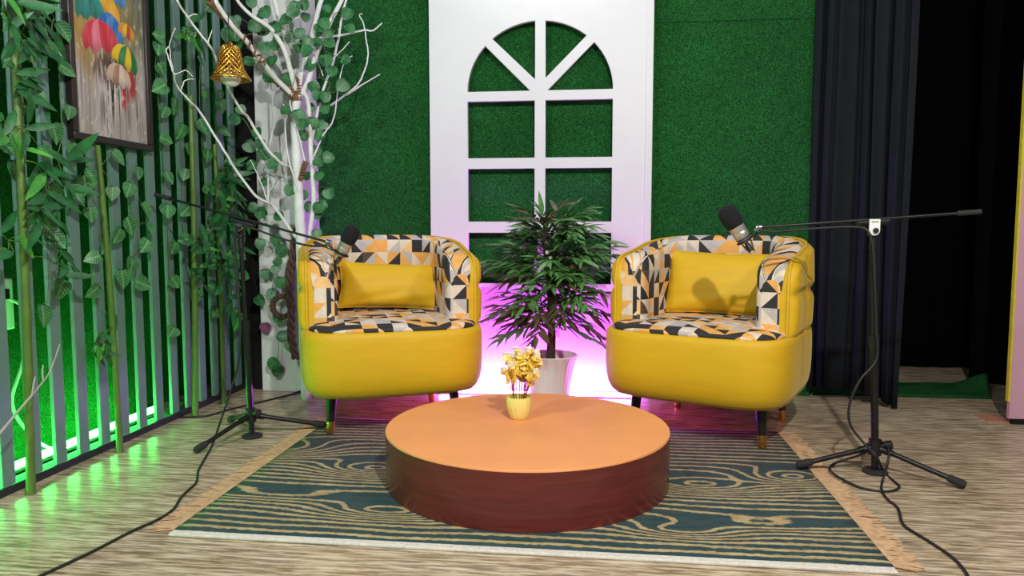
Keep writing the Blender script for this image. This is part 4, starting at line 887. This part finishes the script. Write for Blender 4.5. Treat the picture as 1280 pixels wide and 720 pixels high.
def cable(pts, r, label, n=8, name='microphone_cable'):
    b = MB(); b.tube(smooth_path(pts, n), r, 8); tag(b.build(name, M['cable'], sharp=False), label, 'cable', 'black cables')
cable([(0.548, 2.645, 0.842), (0.6, 2.64, 0.836), (0.72, 2.64, 0.846), (0.85, 2.63, 0.852), (0.895, 2.615, 0.84), (0.915, 2.612, 0.78), (0.925, 2.61, 0.66), (0.938, 2.615, 0.5), (0.94, 2.612, 0.4), (0.886, 2.6, 0.331), (0.855, 2.6, 0.247), (0.86, 2.6, 0.175), (0.902, 2.585, 0.116), (0.932, 2.55, 0.081), (0.986, 2.628, 0.0045), (0.984, 2.53, 0.0045), (0.982, 2.484, 0.0045), (0.951, 2.443, 0.0045), (0.905, 2.43, 0.0045), (0.849, 2.461, 0.0045), (0.802, 2.538, 0.0135), (0.804, 2.622, 0.0135), (0.866, 2.728, 0.0045), (0.935, 2.7, 0.043), (0.979, 2.67, 0.097), (0.982, 2.59, 0.104), (0.965, 2.54, 0.072), (0.944, 2.525, 0.0045), (0.913, 2.446, 0.0045), (0.899, 2.366, 0.0045), (0.902, 2.287, 0.0045), (0.869, 2.162, 0.0045), (0.878, 2.096, 0.0045), (0.89, 2.05, 0.0045), (0.908, 1.95, 0.0045), (0.9, 1.86, 0.0045), (0.875, 1.784, 0.0045)], 0.0042, 'black cable looping down the right microphone stand and across the floor')
cable([(-1.05, 2.745, 0.782), (-1.12, 2.74, 0.78), (-1.25, 2.75, 0.812), (-1.38, 2.765, 0.852), (-1.432, 2.772, 0.83), (-1.436, 2.772, 0.7), (-1.424, 2.77, 0.5), (-1.43, 2.765, 0.33), (-1.459, 2.74, 0.196), (-1.492, 2.72, 0.086), (-1.462, 2.6, 0.025), (-1.443, 2.519, 0.0045), (-1.385, 2.362, 0.0045), (-1.329, 2.254, 0.0045), (-1.313, 2.18, 0.0045), (-1.299, 2.111, 0.0045), (-1.27, 2.028, 0.0045), (-1.265, 1.966, 0.0045), (-1.273, 1.912, 0.0045), (-1.29, 1.854, 0.0045), (-1.314, 1.708, 0.0045), (-1.345, 1.58, 0.0045), (-1.357, 1.518, 0.0045)], 0.0042, 'black cable running down the left microphone stand and over the rug corner')
def floor_cable():
    pts = [(-1.9, 3.03, 0.0045), (-1.772, 3.052, 0.0045), (-1.73, 3.114, 0.0045), (-1.702, 3.207, 0.0045), (-1.601, 3.413, 0.0045), (-1.533, 3.564, 0.0045)]
    root = empty('audio_cable', (-1.7, 3.2, 0), 0, 'black cable on the floor from the slats towards the left armchair', 'cable', 'black cables'); o0 = Vector((-1.7, 3.2, 0))
    b = MB(); b.tube(smooth_path([Vector(p) - o0 for p in pts], 8), 0.0045, 8); b.build('cord', M['cable'], root, sharp=False)
    e = Vector(pts[-1]) - o0; d = (Vector(pts[-1]) - Vector(pts[-2])).normalized()
    b = MB(); b.tube([e - d * 0.03, e, e + d * 0.035, e + d * 0.036], [0.007, 0.010, 0.010, 0.006], 12); b.build('plug', M['black_plastic'], root)
floor_cable()

# ------------------------------------------------------------------ potted plant
def plant():
    rnd = random.Random(11); c = Vector((-0.228, 3.42, 0))
    root = empty('potted_plant', c, 0, 'bushy narrow leaved artificial plant in a white ribbed pot', 'plant')
    prof = [(0.001, 0.0), (0.082, 0.0), (0.088, 0.01), (0.094, 0.08), (0.104, 0.17), (0.116, 0.228), (0.128, 0.246), (0.131, 0.254), (0.126, 0.258), (0.118, 0.250), (0.108, 0.215), (0.001, 0.212)]
    b = MB(); b.lathe(prof, 144, None, lambda th, z, i: 1 + (0.010 * math.cos(36 * th) if 1 < i < 6 else 0)); b.build('pot', M['pot'], root)
    b = MB(); b.lathe([(0.001, 0.222), (0.06, 0.226), (0.109, 0.218)], 30, cap=False); b.build('soil', M['soil'], root, sharp=False)
    b = MB()
    for q in range(3):
        ox, oy = (0.012 * math.cos(2.1 * q), 0.012 * math.sin(2.1 * q))
        b.tube(smooth_path([(ox, oy, 0.215), (ox + 0.008 * q, oy, 0.42), (0.02 * (q - 1), 0.01, 0.62), (0.03 * (q - 1), 0.0, 0.86 - 0.05 * q)], 6), taper(19, 0.014, 0.005), 8)
    b.build('trunk', M['trunk'], root, sharp=False)
    st = MB(); lf = MB()
    specs = []
    for q in range(118):
        h = rnd.uniform(0.39, 0.84); az = rnd.uniform(0, 2 * PI); up = rnd.uniform(-0.1, 0.65) + (h - 0.60) * 1.4; L = rnd.uniform(0.17, 0.29) * (1.0 if h < 0.75 else 0.8)
        specs.append((h, az, up, L))
    for az in (0.15, -0.1, 3.2, 2.95, 3.4, -0.35): specs.append((rnd.uniform(0.56, 0.72), az, 0.55 if az < 1 else 0.3, 0.30))
    specs += [(0.82, 1.0, 2.5, 0.13), (0.80, 4.0, 3.0, 0.12), (0.80, 0.2, 1.6, 0.16)]
    for (h, az, up, L) in specs:
        o = Vector((0.01 * math.cos(az), 0.01 * math.sin(az), h)); d = Vector((math.cos(az), math.sin(az) * 0.75, up)).normalized(); pts = []
        for k in range(9):
            t = k / 8; pts.append(o + d * (L * t) + Vector((0, 0, -0.05 * L / 0.25 * t * t * (1 if up < 1.2 else 0.1))))
        st.tube(pts, taper(9, 0.003, 0.001), 5); brown = 1 if rnd.random() < (0.55 if h < 0.58 else 0.12) else 0
        for k in range(2, 9):
            t = (pts[k] - pts[k-1]).normalized(); side = t.cross(Vector((0, 0, 1))).normalized()
            for sg in (1, -1):
                if k == 8 and sg < 0: dd = t
                else: dd = t * 0.8 + side * sg * rnd.uniform(0.45, 1.0) + Vector((0, 0, rnd.uniform(-0.35, 0.25)))
                leaf(lf, pts[k], dd, (rnd.uniform(-0.4, 0.4), rnd.uniform(-0.6, 0.2), 1), rnd.uniform(0.07, 0.11), LANCE, 0.12, rnd.uniform(0.05, 0.35), brown, 1.1)
    st.build('stems', M['trunk'], root, sharp=False); lf.build('foliage', [M['plant_leaf'], M['plant_leaf_brown']], root, sharp=False)
    b = MB()
    for (x, z) in ((-0.012, 0.735), (0.004, 0.71), (0.002, 0.69), (-0.004, 0.67), (0.0, 0.655)):
        b.lathe([(0.001, -0.010), (0.008, -0.006), (0.010, 0), (0.007, 0.008), (0.001, 0.010)], 10, Matrix.Translation((x, -0.035, z)))
    o = b.build('buds', M['blossom'], root, sharp=False); o['label'] = 'small white buds on the trunk'
plant()

# ------------------------------------------------------------------ vase of flowers
def vase():
    rnd = random.Random(4); c = Vector((-0.274, 2.505, TZ))
    prof = [(0.001, 0.0), (0.027, 0.0), (0.031, 0.004), (0.038, 0.025), (0.0425, 0.05), (0.0435, 0.066), (0.042, 0.078), (0.039, 0.078), (0.039, 0.06), (0.001, 0.055)]
    prof = [(r * 1.0, z) for r, z in prof]
    b = MB(); b.lathe(prof, 140, Matrix.Translation(c), lambda th, z, i: 1 + (0.045 * (abs(math.sin(7 * th + 22 * z)) - 0.5) if 1 < i < 6 else 0)); tag(b.build('flower_vase', M['vase']), 'small pale yellow pleated vase standing on the orange table', 'vase')
    root = empty('flower_bouquet', c + Vector((0, 0, 0.056)), 0, 'bunch of yellow and white artificial flowers in the small vase', 'flowers')
    st = MB(); lv = MB(); bl = MB()
    for q in range(34):
        az = rnd.uniform(0, 2 * PI); rr = rnd.uniform(0.015, 0.082); H = rnd.uniform(0.10, 0.195) * (1 - 0.25 * (rr / 0.10) ** 2)
        p0 = Vector((0.018 * math.cos(az), 0.018 * math.sin(az), 0.0)); p2 = Vector((rr * math.cos(az), rr * math.sin(az), H)); p1 = p0.lerp(p2, 0.5) + Vector((0, 0, 0.015))
        sp = smooth_path([p0, p1, p2], 6); st.tube(sp, 0.0011, 5)
        for k in range(6, len(sp)):
            for w2 in range(2):
                d = Vector((rnd.uniform(-1, 1), rnd.uniform(-1, 1), rnd.uniform(-0.2, 0.9)))
                leaf(lv, sp[k], d, (rnd.uniform(-1, 1), -1, 0.4), rnd.uniform(0.012, 0.021), ROUND, 0.2, 0.2)
        if q % 4 != 3:
            s_ = rnd.uniform(0.009, 0.0125)
            for k in range(5):
                a = 2 * PI * k / 5; leaf(bl, p2, (math.cos(a), math.sin(a), 0.7), (0, 0, 1), s_ * 1.7, ROUND, 0.3, -0.4)
            bl.lathe([(0.0005, -s_ * 0.3), (s_ * 0.6, 0), (s_ * 0.75, s_ * 0.6), (s_ * 0.5, s_ * 1.2), (0.0005, s_ * 1.4)], 10, Matrix.Translation(p2))
    st.build('stems', M['flower_stem'], root, sharp=False); lv.build('leaves', M['flower_leaf'], root, sharp=False); bl.build('blossoms', M['blossom'], root, sharp=False)
vase()
